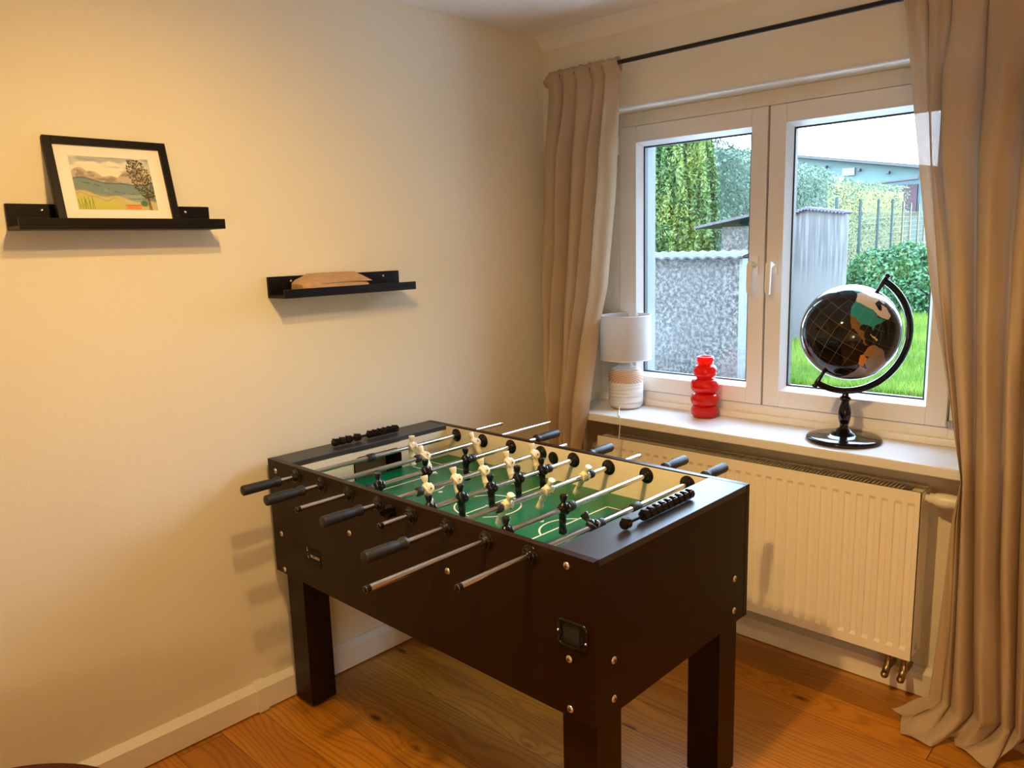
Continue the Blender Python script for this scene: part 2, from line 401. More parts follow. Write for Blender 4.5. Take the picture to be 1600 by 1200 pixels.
# ================================================================== SETTING
RX, RY, H = 4.3, -4.6, 2.483
WX0, WX1, WZ0, WZ1 = 0.231, 1.845, 0.868, 2.1245          # window niche
YW = 0.0954                                               # front of the sashes
struct(MB().box(-0.3, RX+0.1, RY-0.1, 0.38, -0.12, 0.0).build('floor', M['floor']))
struct(MB().box(-0.3, RX+0.1, RY-0.1, 0.38, H, H+0.2).build('ceiling', M['ceil']))
struct(MB().box(-0.3, 0.0, RY-0.1, 0.0, 0, H).build('wall_left', M['wall']))
struct(MB().box(RX, RX+0.1, RY-0.1, 0.0, 0, H).build('wall_right', M['wall']))
struct(MB().box(0.0, RX, RY-0.1, RY, 0, H).build('wall_back', M['wall']))
w = MB()
YE = 0.38
for a in ((-0.3, WX0, 0, H), (WX1, RX+0.1, 0, H), (WX0, WX1, 0, 0.833), (WX0, WX1, WZ1, H)):
    w.box(a[0], a[1], 0.0, YE-0.02, a[2], a[3], 0)
struct(w.build('wall_window', M['wall'], bevel=0.0))
w = MB()
EX0, EX1, EZ0, EZ1 = 0.348, 1.72, 0.93, 2.07                # outer opening is narrower than the niche
for a in ((-3.0, EX0, -0.2, 3.2), (EX1, 5.2, -0.2, 3.2), (EX0, EX1, -0.2, EZ0-0.04), (EX0, EX1, EZ1, 3.2)):
    w.box(a[0], a[1], YW+0.085, YE, a[2], a[3], 0)
o = struct(w.build('wall_outside', M['ext']))
# rounded plaster edge above the window niche
w = MB(); pts = []
for i in range(9):
    t = PI/2*i/8; pts.append((0.012-0.012*math.sin(t)-0.0125, WZ1+0.012-0.012*math.cos(t)))
w.grid([[(x, p[0]-0.0, p[1]-0.002) for p in pts] for x in (WX0, WX1)])
struct(w.build('trim_1', M['sill']))
# cove along window wall
w = MB(); cv = [(0.0, H-0.055), (-0.008, H-0.05), (-0.012, H-0.035), (-0.03, H-0.014), (-0.05, H-0.006), (-0.055, H)]
w.grid([[(x, p[0], p[1]) for p in cv] for x in (0.0, RX)], smooth=True)
struct(w.build('trim_2', M['ceil']))
# baseboards
bb = MB(); prof = [(0.0, 0.102), (0.006, 0.102), (0.030, 0.084), (0.030, 0.006), (0.0, 0.006)]
def extrude_y(mb, prof, ya, yb, mi=0):
    n = len(prof); vs = [(p[0], ya, p[1]) for p in prof]+[(p[0], yb, p[1]) for p in prof]
    mb.add(vs, [(i, i+1, n+i+1, n+i) for i in range(n-1)]+[tuple(range(n)), tuple(reversed(range(n, 2*n)))], mi)
extrude_y(bb, prof, RY, -0.0)
prof2 = [(0.0, 0.108), (0.010, 0.108), (0.036, 0.088), (0.036, 0.004), (0.0, 0.004)]
extrude_y(bb, prof2, -1.612, -1.575)
struct(bb.build('baseboard_left', M['board']))
bb = MB(); n = 5; pr = [(0.0, 0.100), (-0.012, 0.100), (-0.037, 0.086), (-0.037, 0.004), (0.0, 0.004)]
vs = [(0.0, p[0], p[1]) for p in pr]+[(RX, p[0], p[1]) for p in pr]
bb.add(vs, [(n+i, n+i+1, i+1, i) for i in range(n-1)]+[tuple(reversed(range(n))), tuple(range(n, 2*n))])
struct(bb.build('baseboard_window', M['board']))

# ------------------------------------------------------------------ window
win = bpy.data.objects.new('window_1', None); COL.objects.link(win); win.location = (1.03, YW, WZ0); win['w'] = (1.03, YW, WZ0); struct(win)
w = MB(); FY = YW+0.012
w.box(WX0, 0.349, FY, FY+0.075, WZ0, WZ1); w.box(1.695, WX1, FY, FY+0.075, WZ0, WZ1)
w.box(0.349, 1.695, FY, FY+0.075, WZ0, 0.929); w.box(0.349, 1.695, FY, FY+0.075, 2.069, WZ1)
w.box(WX0, WX1, YW-0.012, FY+0.01, WZ0, 0.893)
w.box(WX0, 0.375, YW+0.071, FY+0.078, WZ0, WZ1); w.box(1.665, WX1, YW+0.071, FY+0.078, WZ0, WZ1); w.box(0.375, 1.665, YW+0.071, FY+0.078, WZ0, 0.955); w.box(0.375, 1.665, YW+0.071, FY+0.078, 2.045, WZ1); w.box(1.000, 1.060, YW+0.071, FY+0.078, 0.955, 2.045)
w.box(1.02, 1.04, FY+0.008, FY+0.07, 0.929, 2.078, 1)
w.build('window_frame', [M['pvc'], M['gasket']], win, bevel=0.003)
def ring(mb, x0, x1, z0, z1, X0, X1, Z0, Z1, ya, yb, mi=0):
    # inner rectangle ring between two rectangles, from depth ya (inner) to yb (outer)
    o = [(X0, yb, Z0), (X1, yb, Z0), (X1, yb, Z1), (X0, yb, Z1)]; i = [(x0, ya, z0), (x1, ya, z0), (x1, ya, z1), (x0, ya, z1)]
    mb.add(o+i, [(k, (k+1) % 4, 4+(k+1) % 4, 4+k) for k in range(4)], mi)
for (sa, sb, oa, ob, hx, side) in ((0.349, 1.0255, 0.4416, 0.9551, 0.989, 'left'), (1.0335, 1.6905, 1.104, 1.6185, 1.0655, 'right')):
    sash = MB(); z0, z1, b0, b1 = 0.932, 2.066, 1.0019, 1.9926
    sash.box(sa, oa-0.006, YW, YW+0.07, z0, z1); sash.box(ob+0.006, sb, YW, YW+0.07, z0, z1)
    sash.box(oa-0.006, ob+0.006, YW, YW+0.07, z0, b0-0.006); sash.box(oa-0.006, ob+0.006, YW, YW+0.07, b1+0.006, z1)
    s_ = sash.build('window_sash', M['pvc'], win, loc=((sa+sb)/2, YW, z0), bevel=0.0025)
    bd = MB(); g = 0.010
    ring(bd, oa+g, ob-g, b0+g, b1-g, oa-0.006, ob+0.006, b0-0.006, b1+0.006, YW+0.034, YW+0.002)
    bd.build('glazing_bead', M['sill'], s_)
    gk = MB(); ring(gk, oa+g+0.005, ob-g-0.005, b0+g+0.005, b1-g-0.005, oa+g-0.001, ob-g+0.001, b0+g-0.001, b1-g+0.001, YW+0.037, YW+0.033)
    ring(gk, oa+g+0.004, ob-g-0.004, b0+g+0.004, b1-g-0.004, oa+g+0.005, ob-g-0.005, b0+g+0.005, b1-g-0.005, YW+0.06, YW+0.037)
    gk.build('gasket', M['gasket'], s_)
    MB().box(oa+0.004, ob-0.004, YW+0.040, YW+0.044, b0+0.004, b1-0.004).build('pane', M['glass'], s_)
    hd = MB()
    # rosette, neck and lever
    hd.box(hx-0.015, hx+0.015, YW-0.008, YW, 1.445, 1.515)
    hd.tube((hx, YW-0.006, 1.482), (hx, YW-0.040, 1.482), 0.011, n=16)
    hd.sweep([(hx, YW-0.040, 1.494), (hx, YW-0.046, 1.482), (hx, YW-0.048, 1.44), (hx, YW-0.050, 1.385), (hx, YW-0.046, 1.372)], [0.010, 0.0125, 0.011, 0.0105, 0.008], n=12)
    hd.build('window_handle', M['valve'], s_)
hg = MB(); hg.tube((0.345, YW-0.006, 1.955), (0.345, YW-0.006, 2.03), 0.007, n=12); hg.tube((0.345, YW-0.006, 1.985), (0.345, YW-0.006, 1.99), 0.0085, n=12)
hg.build('hinge', M['pvc'], win)
hg = MB(); hg.box(1.690, 1.712, YW-0.006, YW+0.01, 0.935, 0.955); hg.box(1.694, 1.697, YW-0.009, YW, 0.935, 0.955); hg.box(1.703, 1.706, YW-0.009, YW, 0.935, 0.955)
hg.build('hinge', M['steel'], win)
# sill board
o = MB().box(0.14, 1.812, -0.186, YW+0.02, 0.833, 0.868).build('windowsill', M['sill'], bevel=0.005, seg=3); struct(o)

# ================================================================== RADIATOR
rad = thing('radiator', (1.04, -0.09, 0.173), 'white ribbed panel radiator mounted on the wall under the windowsill', 'radiator')
X0, X1, Z0, Z1, YF, YB = 0.395, 1.69, 0.173, 0.760, -0.140, -0.045
pitch = 0.0405
def ribs(x):
    k = (x-1.664)/pitch; d = abs(k-round(k))*pitch
    if x > 1.664+pitch*0.5 or x < 0.45: return 0
    # flute: shallow channel 0.020 wide
    return 0.0 if d > 0.0115 else (1.0 if d < 0.0085 else (0.0115-d)/0.003)
xs = [X0]
k = 0; c = 1.664
cs = []
while c > 0.46: cs.append(c); c -= pitch
for c in reversed(cs):
    xs += [c-0.0115, c-0.0085, c+0.0085, c+0.0115]
xs.append(X1)
zs = [Z0, 0.206, 0.218, 0.709, 0.721, Z1]
zw = [0, 0, 1, 1, 0, 0]
w = MB()
w.grid([[(x, YF+0.0055*ribs(x)*zw[i], z) for x in xs] for i, z in enumerate(zs)], smooth=False)
w.box(X0, X1, YF+0.006, YF+0.012, Z0, Z1)
w.add([(X0, YF, Z0), (X1, YF, Z0), (X1, YF+0.012, Z0), (X0, YF+0.012, Z0), (X0, YF, Z1), (X1, YF, Z1), (X1, YF+0.012, Z1), (X0, YF+0.012, Z1)],
      [(0, 3, 2, 1), (4, 5, 6, 7), (1, 2, 6, 5), (3, 0, 4, 7)])
w.build('front_panel', M['radiator'], rad)
w = MB(); w.box(X0+0.004, X1-0.004, YB, YB+0.012, Z0+0.005, Z1-0.008)
w.build('rear_panel', M['radiator'], rad)
for x in (X0, X1-0.0):
    w = MB(); sgn = 1 if x > 1 else -1
    w.box(min(x, x+sgn*0.002), max(x, x+sgn*0.002), YF+0.014, YB+0.008, Z0+0.01, Z1-0.006)
    w.build('side_cover', M['radiator'], rad, bevel=0.0008)
w = MB(); x = X0+0.02
w.box(X0+0.002, X1-0.002, YF+0.012, YF+0.020, Z1-0.010, Z1-0.004); w.box(X0+0.002, X1-0.002, YB-0.006, YB+0.006, Z1-0.010, Z1-0.002)
w.box(X1-0.035, X1-0.002, YF+0.015, YB, Z1-0.010, Z1-0.004); w.box(X0+0.002, X0+0.035, YF+0.015, YB, Z1-0.010, Z1-0.004)
n_ = int((X1-X0-0.08)/0.0135)
for i in range(n_):
    x = X0+0.04+i*0.0135; w.box(x, x+0.0035, YF+0.018, YB-0.004, Z1-0.010, Z1-0.004)
w.build('top_grille', M['radiator'], rad)
MB().box(X0+0.01, X1-0.01, YF+0.02, YB-0.008, Z0+0.02, Z1-0.03).build('convector', M['radiator_dark'], rad)
w = MB(); w.lathe([(0.0, 0.0), (0.011, 0.0), (0.011, 0.003), (0.008, 0.004), (0.0, 0.004)], (X1+0.002, -0.09, Z0+0.034), 'x', 20)
w.build('vent_plug', M['steel'], rad)
th = MB(); th.lathe([(0.012, 0), (0.012, 0.012), (0.0175, 0.014), (0.0175, 0.028), (0.021, 0.032), (0.0235, 0.05), (0.0245, 0.075), (0.0225, 0.085), (0.022, 0.125), (0.019, 0.135), (0.0, 0.136)], (X1+0.001, -0.09, 0.733), 'x', 28)
th.build('thermostat_knob', M['valve'], rad)
for px in (1.607, 1.659):
    v = MB(); v.tube((px, -0.088, Z0+0.002), (px, -0.088, Z0-0.045), 0.0095, n=16); v.tube((px, -0.088, Z0-0.012), (px, -0.088, Z0-0.026), 0.0135, n=6, smooth=False)
    v.sweep([(px, -0.088, Z0-0.045), (px, -0.092, Z0-0.065), (px, -0.105, Z0-0.082), (px, -0.118, Z0-0.088)], [0.0105, 0.012, 0.0125, 0.0125], n=16)
    v.lathe([(0.0, -0.130), (0.008, -0.129), (0.0085, -0.121), (0.0125, -0.120), (0.0125, -0.112), (0.0, -0.112)], (px, 0, Z0-0.088), 'y', 16)
    v.tube((px, -0.09, Z0-0.078), (px, 0.0, Z0-0.078), 0.0085, n=14)
    v.build('pipe_valve', M['brass'], rad)

# ================================================================== TABLE
TX0, TX1, TY0, TY1, TZ, TB = 0.034, 1.4168, -1.4999, -0.7740, 0.8959, 0.4973
T = 0.020
tbl = thing('foosball_table', ((TX0+TX1)/2, (TY0+TY1)/2, 0), 'black foosball table with green playfield standing in front of the radiator', 'foosball table')
zc_ = 0.864
rx = [0.212+0.1455*i for i in range(8)]
def panel_with_holes(y0, y1, holes, inner_mi):
    # side panel as a slab; round holes are covered by the bearings, so only the ball entry is cut
    return MB().box(TX0, TX1, y0, y1, TB, TZ)
BX, BZ, BR = 0.704, 0.855, 0.017
def side(name, ya, yb):
    mb = MB(); n = 24
    # slab with a round hole at BX,BZ: top/bottom/left/right boxes plus an annulus filling a square
    q = 0.026
    mb.box(TX0, BX-q, ya, yb, TB, TZ); mb.box(BX+q, TX1, ya, yb, TB, TZ); mb.box(BX-q, BX+q, ya, yb, TB, BZ-q); mb.box(BX-q, BX+q, ya, yb, BZ+q, TZ)
    vo = []; vi = []
    for i in range(n):
        t = 2*PI*i/n; c, s_ = math.cos(t), math.sin(t); m = max(abs(c), abs(s_)); vo.append((BX+q*c/m, BZ+q*s_/m)); vi.append((BX+BR*c, BZ+BR*s_))
    for y in (ya, yb):
        mb.add([(a, y, b) for a, b in vo]+[(a, y, b) for a, b in vi], [(i, (i+1) % n, n+(i+1) % n, n+i) for i in range(n)])
    mb.add([(a, ya, b) for a, b in vi]+[(a, yb, b) for a, b in vi], [(i, (i+1) % n, n+(i+1) % n, n+i) for i in range(n)], 0, True)
    return mb.build(name, M['lam'], tbl)
sp = side('side_panel', TY0, TY0+T)
side('side_panel', TY1-T, TY1)
# the inner faces are lined with cream board
for (ya, yb) in ((TY0+T, TY0+T+0.003), (TY1-T-0.003, TY1-T)):
    mb = MB(); q = 0.022
    xa, xb, za, zb = 0.145, 1.30, 0.74, TZ-0.004
    mb.box(xa, BX-q, ya, yb, za, zb); mb.box(BX+q, xb, ya, yb, za, zb); mb.box(BX-q, BX+q, ya, yb, za, BZ-q); mb.box(BX-q, BX+q, ya, yb, BZ+q, zb)
    cs_ = [(math.cos(2*PI*i/24), math.sin(2*PI*i/24)) for i in range(24)]
    for yy in (ya, yb):
        mb.add([(BX+q*c_/max(abs(c_), abs(s_)), yy, BZ+q*s_/max(abs(c_), abs(s_))) for c_, s_ in cs_]+[(BX+0.017*c_, yy, BZ+0.017*s_) for c_, s_ in cs_], [(i, (i+1) % 24, 24+(i+1) % 24, 24+i) for i in range(24)])
    mb.build('inner_lining', M['cream_inner'], tbl)
ER = 1.2975; EL = 0.152
for xa, xb in ((TX0, TX0+T), (TX1-T-0.0005, TX1-0.0005)):
    MB().box(xa, xb, TY0+T+0.0004, TY1-T-0.0004, TB+0.001, TZ-0.0185).build('end_panel', M['lam'], tbl, bevel=0.0008)
et = MB().box(ER, TX1, TY0+T+0.0006, TY1-T-0.0006, TZ-0.018, TZ-0.0003).build('end_top', M['lamtop'], tbl, bevel=0.0012)
et2 = MB().box(TX0, EL, TY0+T+0.0006, TY1-T-0.0006, TZ-0.018, TZ-0.0003).build('end_top', M['lamtop'], tbl, bevel=0.0012)
ZF = 0.778
MB().box(0.16, ER+0.02, TY0+T+0.003, TY1-T-0.003, ZF-0.012, ZF).build('playfield', M['field'], tbl)
MB().box(TX0+T, TX1-T, TY0+T, TY1-T, 0.545, 0.557).build('underside_board', M['lining'], tbl)
# field markings
YC = (TY0+TY1)/2; XC = (rx[3]+rx[4])/2
mk = MB(); zl = ZF+0.0006
def strip(x0, x1, y0, y1): mk.add([(x0, y0, zl), (x1, y0, zl), (x1, y1, zl), (x0, y1, zl)], [(0, 1, 2, 3)])
def arc(cx_, cy_, r, a0, a1, wd=0.0055, n=48):
    vs = []
    for i in range(n+1):
        t = a0+(a1-a0)*i/n
        vs += [(cx_+(r-wd/2)*math.cos(t), cy_+(r-wd/2)*math.sin(t), zl), (cx_+(r+wd/2)*math.cos(t), cy_+(r+wd/2)*math.sin(t), zl)]
    mk.add(vs, [(2*i, 2*i+1, 2*i+3, 2*i+2) for i in range(n)])
def disc(cx_, cy_, r, n=20): mk.add([(cx_+r*math.cos(2*PI*i/n), cy_+r*math.sin(2*PI*i/n), zl) for i in range(n)], [tuple(range(n))])
ly = 0.0055
strip(XC-ly/2, XC+ly/2, TY0+T+0.003, TY1-T-0.003)
arc(XC, YC, 0.105, 0, 2*PI, n=72); disc(XC, YC, 0.008)
for sg, xe in ((1, ER+0.02), (-1, 0.16)):
    gx = 1.0185 if sg > 0 else 2*XC-1.0185
    strip(gx-ly/2, gx+ly/2, YC-0.225, YC+0.225)
    for s2 in (-1, 1):
        strip(min(gx, xe), max(gx, xe), YC+s2*0.225-ly/2, YC+s2*0.225+ly/2)
        g2 = gx+sg*0.10
        strip(min(g2, xe), max(g2, xe), YC+s2*0.14-ly/2, YC+s2*0.14+ly/2)
    strip(gx+sg*0.10-ly/2, gx+sg*0.10+ly/2, YC-0.14, YC+0.14)
    arc(gx+sg*0.045, YC, 0.095, PI/2+(0 if sg > 0 else PI)+0.50, 3*PI/2+(0 if sg > 0 else PI)-0.50)
    disc(XC-sg*0.224, YC, 0.008)
mk.build('field_markings', M['white_line'], tbl)
# goal walls at both ends
for xa, xb, sg in ((0.148, 0.160, 1), (ER+0.004, ER+0.016, -1)):
    ga, gb, gt = YC-0.106, YC+0.106, 0.859
    mb = MB(); mb.box(xa, xb, TY0+T+0.003, ga, ZF-0.01, TZ-0.018); mb.box(xa, xb, gb, TY1-T-0.003, ZF-0.01, TZ-0.018)
    pts = [(ga, TZ-0.018), (gb, TZ-0.018)]
    n = 8; r = 0.025; lo = []
    for i in range(n+1):
        t = PI/2*i/n; lo.append((gb-r+r*math.cos(t), gt-r+r*math.sin(t)))
    for i in range(n+1):
        t = PI/2+PI/2*i/n; lo.append((ga+r+r*math.cos(t), gt-r+r*math.sin(t)))
    up_ = [(min(max(a, ga), gb), TZ-0.018) for a, b in lo]
    for x in (xa, xb):
        mb.add([(x, a, b) for a, b in up_]+[(x, a, b) for a, b in lo], [(i, i+1, len(lo)+i+1, len(lo)+i) for i in range(len(lo)-1)])
    mb.build('goal_wall', M['cream_inner'], tbl)
    mb = MB(); path = [(gb, ZF-0.008)]+lo+[(ga, ZF-0.008)]
    ri = [((a-YC)*0.955+YC, ZF+(b-ZF)*0.95) for a, b in path]
    xf = xb+0.002 if sg > 0 else xa-0.002; xk = xa-0.012 if sg > 0 else xb+0.012; m_ = len(path)
    mb.add([(xf, a, b) for a, b in path]+[(xf, a, b) for a, b in ri]+[(xk, a, b) for a, b in ri],
           [(i, i+1, m_+i+1, m_+i) for i in range(m_-1)]+[(m_+i, m_+i+1, 2*m_+i+1, 2*m_+i) for i in range(m_-1)])
    mb.build('goal_rim', M['blackplastic'], tbl)
    mb = MB()
    x1_, x2_ = (TX0+T, xa-0.001) if sg > 0 else (xb+0.001, TX1-T-0.001)
    mb.box(x1_, x2_, ga-0.012, ga-0.004, ZF-0.06, TZ-0.020); mb.box(x1_, x2_, gb+0.004, gb+0.012, ZF-0.06, TZ-0.020); mb.box(x1_, x2_, ga-0.004, gb+0.004, ZF-0.07, ZF-0.06)
    mb.build('goal_box', M['lining'], tbl)
    xq = TX0+T+0.001 if sg > 0 else TX1-T-0.004
    MB().box(xq, xq+0.003, ga-0.004, gb+0.004, ZF-0.055, 0.842).build('goal_backboard', M['cream_inner'], tbl)
# legs
LX = (TX0+0.017, TX1-0.017-0.101); LY = (TY0+0.027, TY1-0.027-0.098)
for lx in LX:
    for ly_ in LY:
        MB().box(lx, lx+0.101, ly_, ly_+0.098, 0.012, 0.60).build('leg', M['lam'], tbl, bevel=0.0015)
        MB().lathe([(0.0, 0), (0.022, 0), (0.022, 0.008), (0.012, 0.011), (0.0, 0.011)], (lx+0.05, ly_+0.049, 0.001)).build('levelling_foot', M['blackplastic'], tbl)
# screws
scr = []
def screw_mesh(c, axis):
    mb = MB(); pr = [(0.0, 0.0038), (0.004, 0.0036), (0.0078, 0.0022), (0.0092, 0.0002), (0.0092, -0.001)]
    sg = -1 if axis == 'y' else 1
    mb.lathe([(a, sg*b) for a, b in pr], (0, 0, 0), axis, 18)
    s = 0.0011; L = 0.0042
    if axis == 'y':
        mb.box(-L, L, -0.0042, -0.0036, -s, s, 1); mb.box(-s, s, -0.0042, -0.0036, -L, L, 1)
    else:
        mb.box(0.0036, 0.0042, -L, L, -s, s, 1); mb.box(0.0036, 0.0042, -s, s, -L, L, 1)
    return mb
sm = {}
def screw(c, axis):
    if axis not in sm:
        o = screw_mesh(c, axis).build('screw', [M['screw'], M['gasket']], tbl, loc=c, local=True); sm[axis] = o
    else:
        o = sm[axis].copy(); COL.objects.link(o); o.location = Vector(c)-Vector(tbl['w'])
for x, z in ((0.081, 0.860), (0.086, 0.640), (0.492, 0.740), (0.087, 0.512), (0.934, 0.742), (1.341, 0.868), (1.344, 0.642), (1.345, 0.517)):
    screw((x, TY0, z), 'y')
for y, z in ((-1.426, 0.634), (-1.426, 0.537), (-0.850, 0.634), (-0.850, 0.538)):
    screw((TX1-0.0005, y, z), 'x')
# ball entry cup
mb = MB()
mb.lathe([(0.0235, -0.002), (0.0235, 0.0), (0.017, 0.001)], (BX, TY0-0.0005, BZ), 'y', 24)
rows = []
for i in range(9):
    a = PI+PI*i/8; rows.append([(BX+0.020*math.cos(a), TY0-0.001, BZ+0.004+0.020*math.sin(a)), (BX+0.020*math.cos(a), TY0-0.016, BZ+0.004+0.021*math.sin(a)), (BX+0.016*math.cos(a), TY0-0.028, BZ+0.002+0.014*math.sin(a)), (BX+0.005*math.cos(a), TY0-0.032, BZ-0.002+0.003*math.sin(a))])
mb.grid(rows)
mb.build('ball_entry_cup', M['blackgloss'], tbl)
mb = MB(); mb.lathe([(0.0225, 0.002), (0.0225, 0.0), (0.0165, -0.001)], (BX, TY1-T-0.0035, BZ), 'y', 24)
mb.tube((BX, TY1-T-0.003, BZ), (BX, TY1, BZ), 0.0168, n=24, caps=False)
mb.build('ball_entry_cup', M['blackgloss'], tbl)
# ball return cup on the side
mb = MB()
def rr(cx_, cz_, w_, h_, r_, n=6, dip=0.0):
    pts = []
    for (sx_, sz_, a0) in ((1, 1, 0), (-1, 1, PI/2), (-1, -1, PI), (1, -1, 3*PI/2)):
        for i in range(n+1):
            a = a0+PI/2*i/n; pts.append((cx_+sx_*(w_/2-r_)+r_*math.cos(a), cz_+sz_*(h_/2-r_)+r_*math.sin(a)))
    return pts
RCX, RCZ = 1.357, 0.709
outer = rr(RCX, RCZ, 0.088, 0.062, 0.014); mid = rr(RCX, RCZ, 0.086, 0.060, 0.013); inner = rr(RCX-0.001, RCZ-0.001, 0.066, 0.048, 0.012); deep = rr(RCX, RCZ+0.002, 0.056, 0.036, 0.008)
n = len(outer)
L = [[(a, TY0+0.0005, b) for a, b in outer], [(a, TY0-0.005, b) for a, b in mid], [(a, TY0-0.005, b) for a, b in inner], [(a, TY0-0.001, b) for a, b in deep]]
vs = [p for l in L for p in l]
mb.add(vs, [(k*n+i, k*n+(i+1) % n, (k+1)*n+(i+1) % n, (k+1)*n+i) for k in range(3) for i in range(n)], 0, True)
mb.add([(a, TY0-0.001, b) for a, b in deep], [tuple(range(n))], 1)
mb.sweep([(RCX-0.036, TY0-0.006, RCZ+0.026), (RCX-0.030, TY0-0.006, RCZ-0.004), (RCX-0.038, TY0-0.008, RCZ-0.020), (RCX-0.024, TY0-0.012, RCZ-0.028), (RCX+0.012, TY0-0.012, RCZ-0.028), (RCX+0.026, TY0-0.008, RCZ-0.020), (RCX+0.024, TY0-0.006, RCZ+0.006), (RCX+0.026, TY0-0.006, RCZ+0.020)], 0.0022, n=8)
cup = mb.build('ball_return_cup', [M['blackplastic'], M['lining']], tbl)
for sx_, zz in ((-0.040, -0.001), (0.040, -0.010)):
    MB().lathe([(0.0, -0.008), (0.002, -0.0075), (0.003, -0.005)], (RCX+sx_, TY0, RCZ+zz), 'y', 10).build('cup_screw', M['screw'], cup)
# maker's plate
pl = MB().box(0.236, 0.322, TY0-0.0012, TY0, 0.580, 0.636).build('maker_plate', M['ledge'], tbl, bevel=0.0)
def text_part(txt, size, x, z, parent, name='lettering'):
    cu = bpy.data.curves.new('t', 'FONT'); cu.body = txt; cu.size = size; cu.offset = 0.0003; cu.extrude = 0.0002
    to = bpy.data.objects.new('t', cu); COL.objects.link(to)
    bpy.context.view_layer.update(); dg = bpy.context.evaluated_depsgraph_get()
    me = bpy.data.meshes.new_from_object(to.evaluated_get(dg)); bpy.data.objects.remove(to)
    me.materials.clear(); me.materials.append(M['ink'])
    o = bpy.data.objects.new(name, me); COL.objects.link(o); o.parent = parent
    o.location = Vector((x, TY0-0.0017, z))-Vector(parent['w']); o.rotation_euler = (PI/2, 0, 0); o.scale = (1, 1, 1)
    return o
text_part('BILLARDS', 0.0125, 0.262, 0.604, pl)
mb = MB()
def bar(x0, z0, x1, z1, r=0.0011): mb.tube((x0, TY0-0.0016, z0), (x1, TY0-0.0016, z1), r, n=6)
bar(0.245, 0.634, 0.246, 0.626); bar(0.243, 0.623, 0.247, 0.621); bar(0.247, 0.621, 0.249, 0.624); bar(0.246, 0.612, 0.2475, 0.612); bar(0.247, 0.606, 0.250, 0.599); bar(0.250, 0.599, 0.252, 0.598)
mb.build('emblem', M['ink'], pl)

# score counters
def bead_mesh():
    mb = MB()
    mb.lathe([(0.0055, -0.0125), (0.0115, -0.0125), (0.0135, -0.0085), (0.0135, 0.0075), (0.0115, 0.0115), (0.0055, 0.0115)], (0, 0, 0), 'y', 14, smooth=False)
    mb.add([(-0.008, -0.010, 0.010), (0.008, -0.010, 0.010), (0.008, 0.004, 0.0125), (-0.008, 0.004, 0.0125), (-0.005, -0.011, 0.0160), (0.005, -0.011, 0.0160)],
           [(0, 1, 5, 4), (1, 2, 5), (0, 4, 3), (4, 5, 2, 3)])
    return mb
for xcnt, ys, ya, yb, zz in ((1.357, [-1.292]+[-1.212+0.0262*i for i in range(9)], -1.300, -0.985, TZ+0.0155), (0.088, [-1.262, -1.234, -1.207, -1.170]+[-1.112+0.0228*i for i in range(6)], -1.275, -0.985, TZ+0.0155)):
    base_ = (xcnt, (ya+yb)/2, zz)
    mb = MB(); mb.tube((xcnt, ya, zz), (xcnt, yb, zz), 0.0045, n=10)
    ctr = mb.build('score_counter', M['blackplastic'], tbl, loc=base_)
    first = None
    for y in ys:
        if first is None:
            first = bead_mesh().build('bead', M['blackgloss'], ctr, loc=(xcnt, y, zz), local=True); o = first
        else:
            o = first.copy(); COL.objects.link(o)
        o.location = (0, y-base_[1], 0); o['w'] = (0, 0, 0)

# player figures
def figure_mesh(light):
    mb = MB(); n = 16
    def sec(z, hx, hy, cx_=0.0, p=2.6):
        out = []
        for i in range(n):
            t = 2*PI*i/n; c, s = math.cos(t), math.sin(t)
            out.append((cx_+hx*math.copysign(abs(c)**(2/p), c), hy*math.copysign(abs(s)**(2/p), s), z))
        return out
    S = [sec(0.0410, 0.0075, 0.0080), sec(0.0412, 0.0098, 0.0108), sec(0.0385, 0.0100, 0.0110), sec(0.0330, 0.0093, 0.0102), sec(0.0255, 0.0078, 0.0082), sec(0.0215, 0.0062, 0.0066, p=2), sec(0.0190, 0.0066, 0.0075, p=2),
         sec(0.0165, 0.0090, 0.0115), sec(0.0130, 0.0112, 0.0140), sec(0.0040, 0.0118, 0.0142), sec(-0.0040, 0.0116, 0.0138), sec(-0.0120, 0.0105, 0.0125), sec(-0.0175, 0.0092, 0.0115),
         sec(-0.0200, 0.0085, 0.0112), sec(-0.0330, 0.0080, 0.0108), sec(-0.0345, 0.0090, 0.0116), sec(-0.0365, 0.0090, 0.0116), sec(-0.0380, 0.0078, 0.0104),
         sec(-0.0520, 0.0076, 0.0104, 0.0), sec(-0.0560, 0.0078, 0.0106, 0.001, 4), sec(-0.0600, 0.0095, 0.0106, 0.003, 4), sec(-0.0690, 0.0095, 0.0106, 0.003, 5), sec(-0.0705, 0.0080, 0.0092, 0.003, 5)]
    if not light:
        S = S
    vs = [p for s in S for p in s]
    mb.add(vs, [(k*n+(i+1) % n, k*n+i, (k+1)*n+i, (k+1)*n+(i+1) % n) for k in range(len(S)-1) for i in range(n)], 0, True)
    mb.add(S[0], [tuple(range(n))], 0, True); mb.add(S[-1], [tuple(reversed(range(n)))])
    # barrel shoulders round the rod
    mb.lathe([(0.0095, -0.0150), (0.0118, -0.0145), (0.0130, -0.0110), (0.0130, 0.0040), (0.0150, 0.0055), (0.0150, 0.0165), (0.0135, 0.0180), (0.0095, 0.0182)], (0, 0, 0), 'y', 24)
    # arms folded along the flanks
    for sg in (-1, 1):
        mb.sweep([(0.004, sg*0.0135, 0.014), (0.010, sg*0.0130, 0.004), (0.0125, sg*0.0100, -0.006), (0.010, sg*0.006, -0.012)], [0.0042, 0.0044, 0.0038, 0.0030], n=8)
    mb.lathe([(0.0, 0.0168), (0.0022, 0.0165), (0.0024, 0.0150)], (0, 0.004, 0), 'x', 8, mi=1)
    return mb
figs = {}
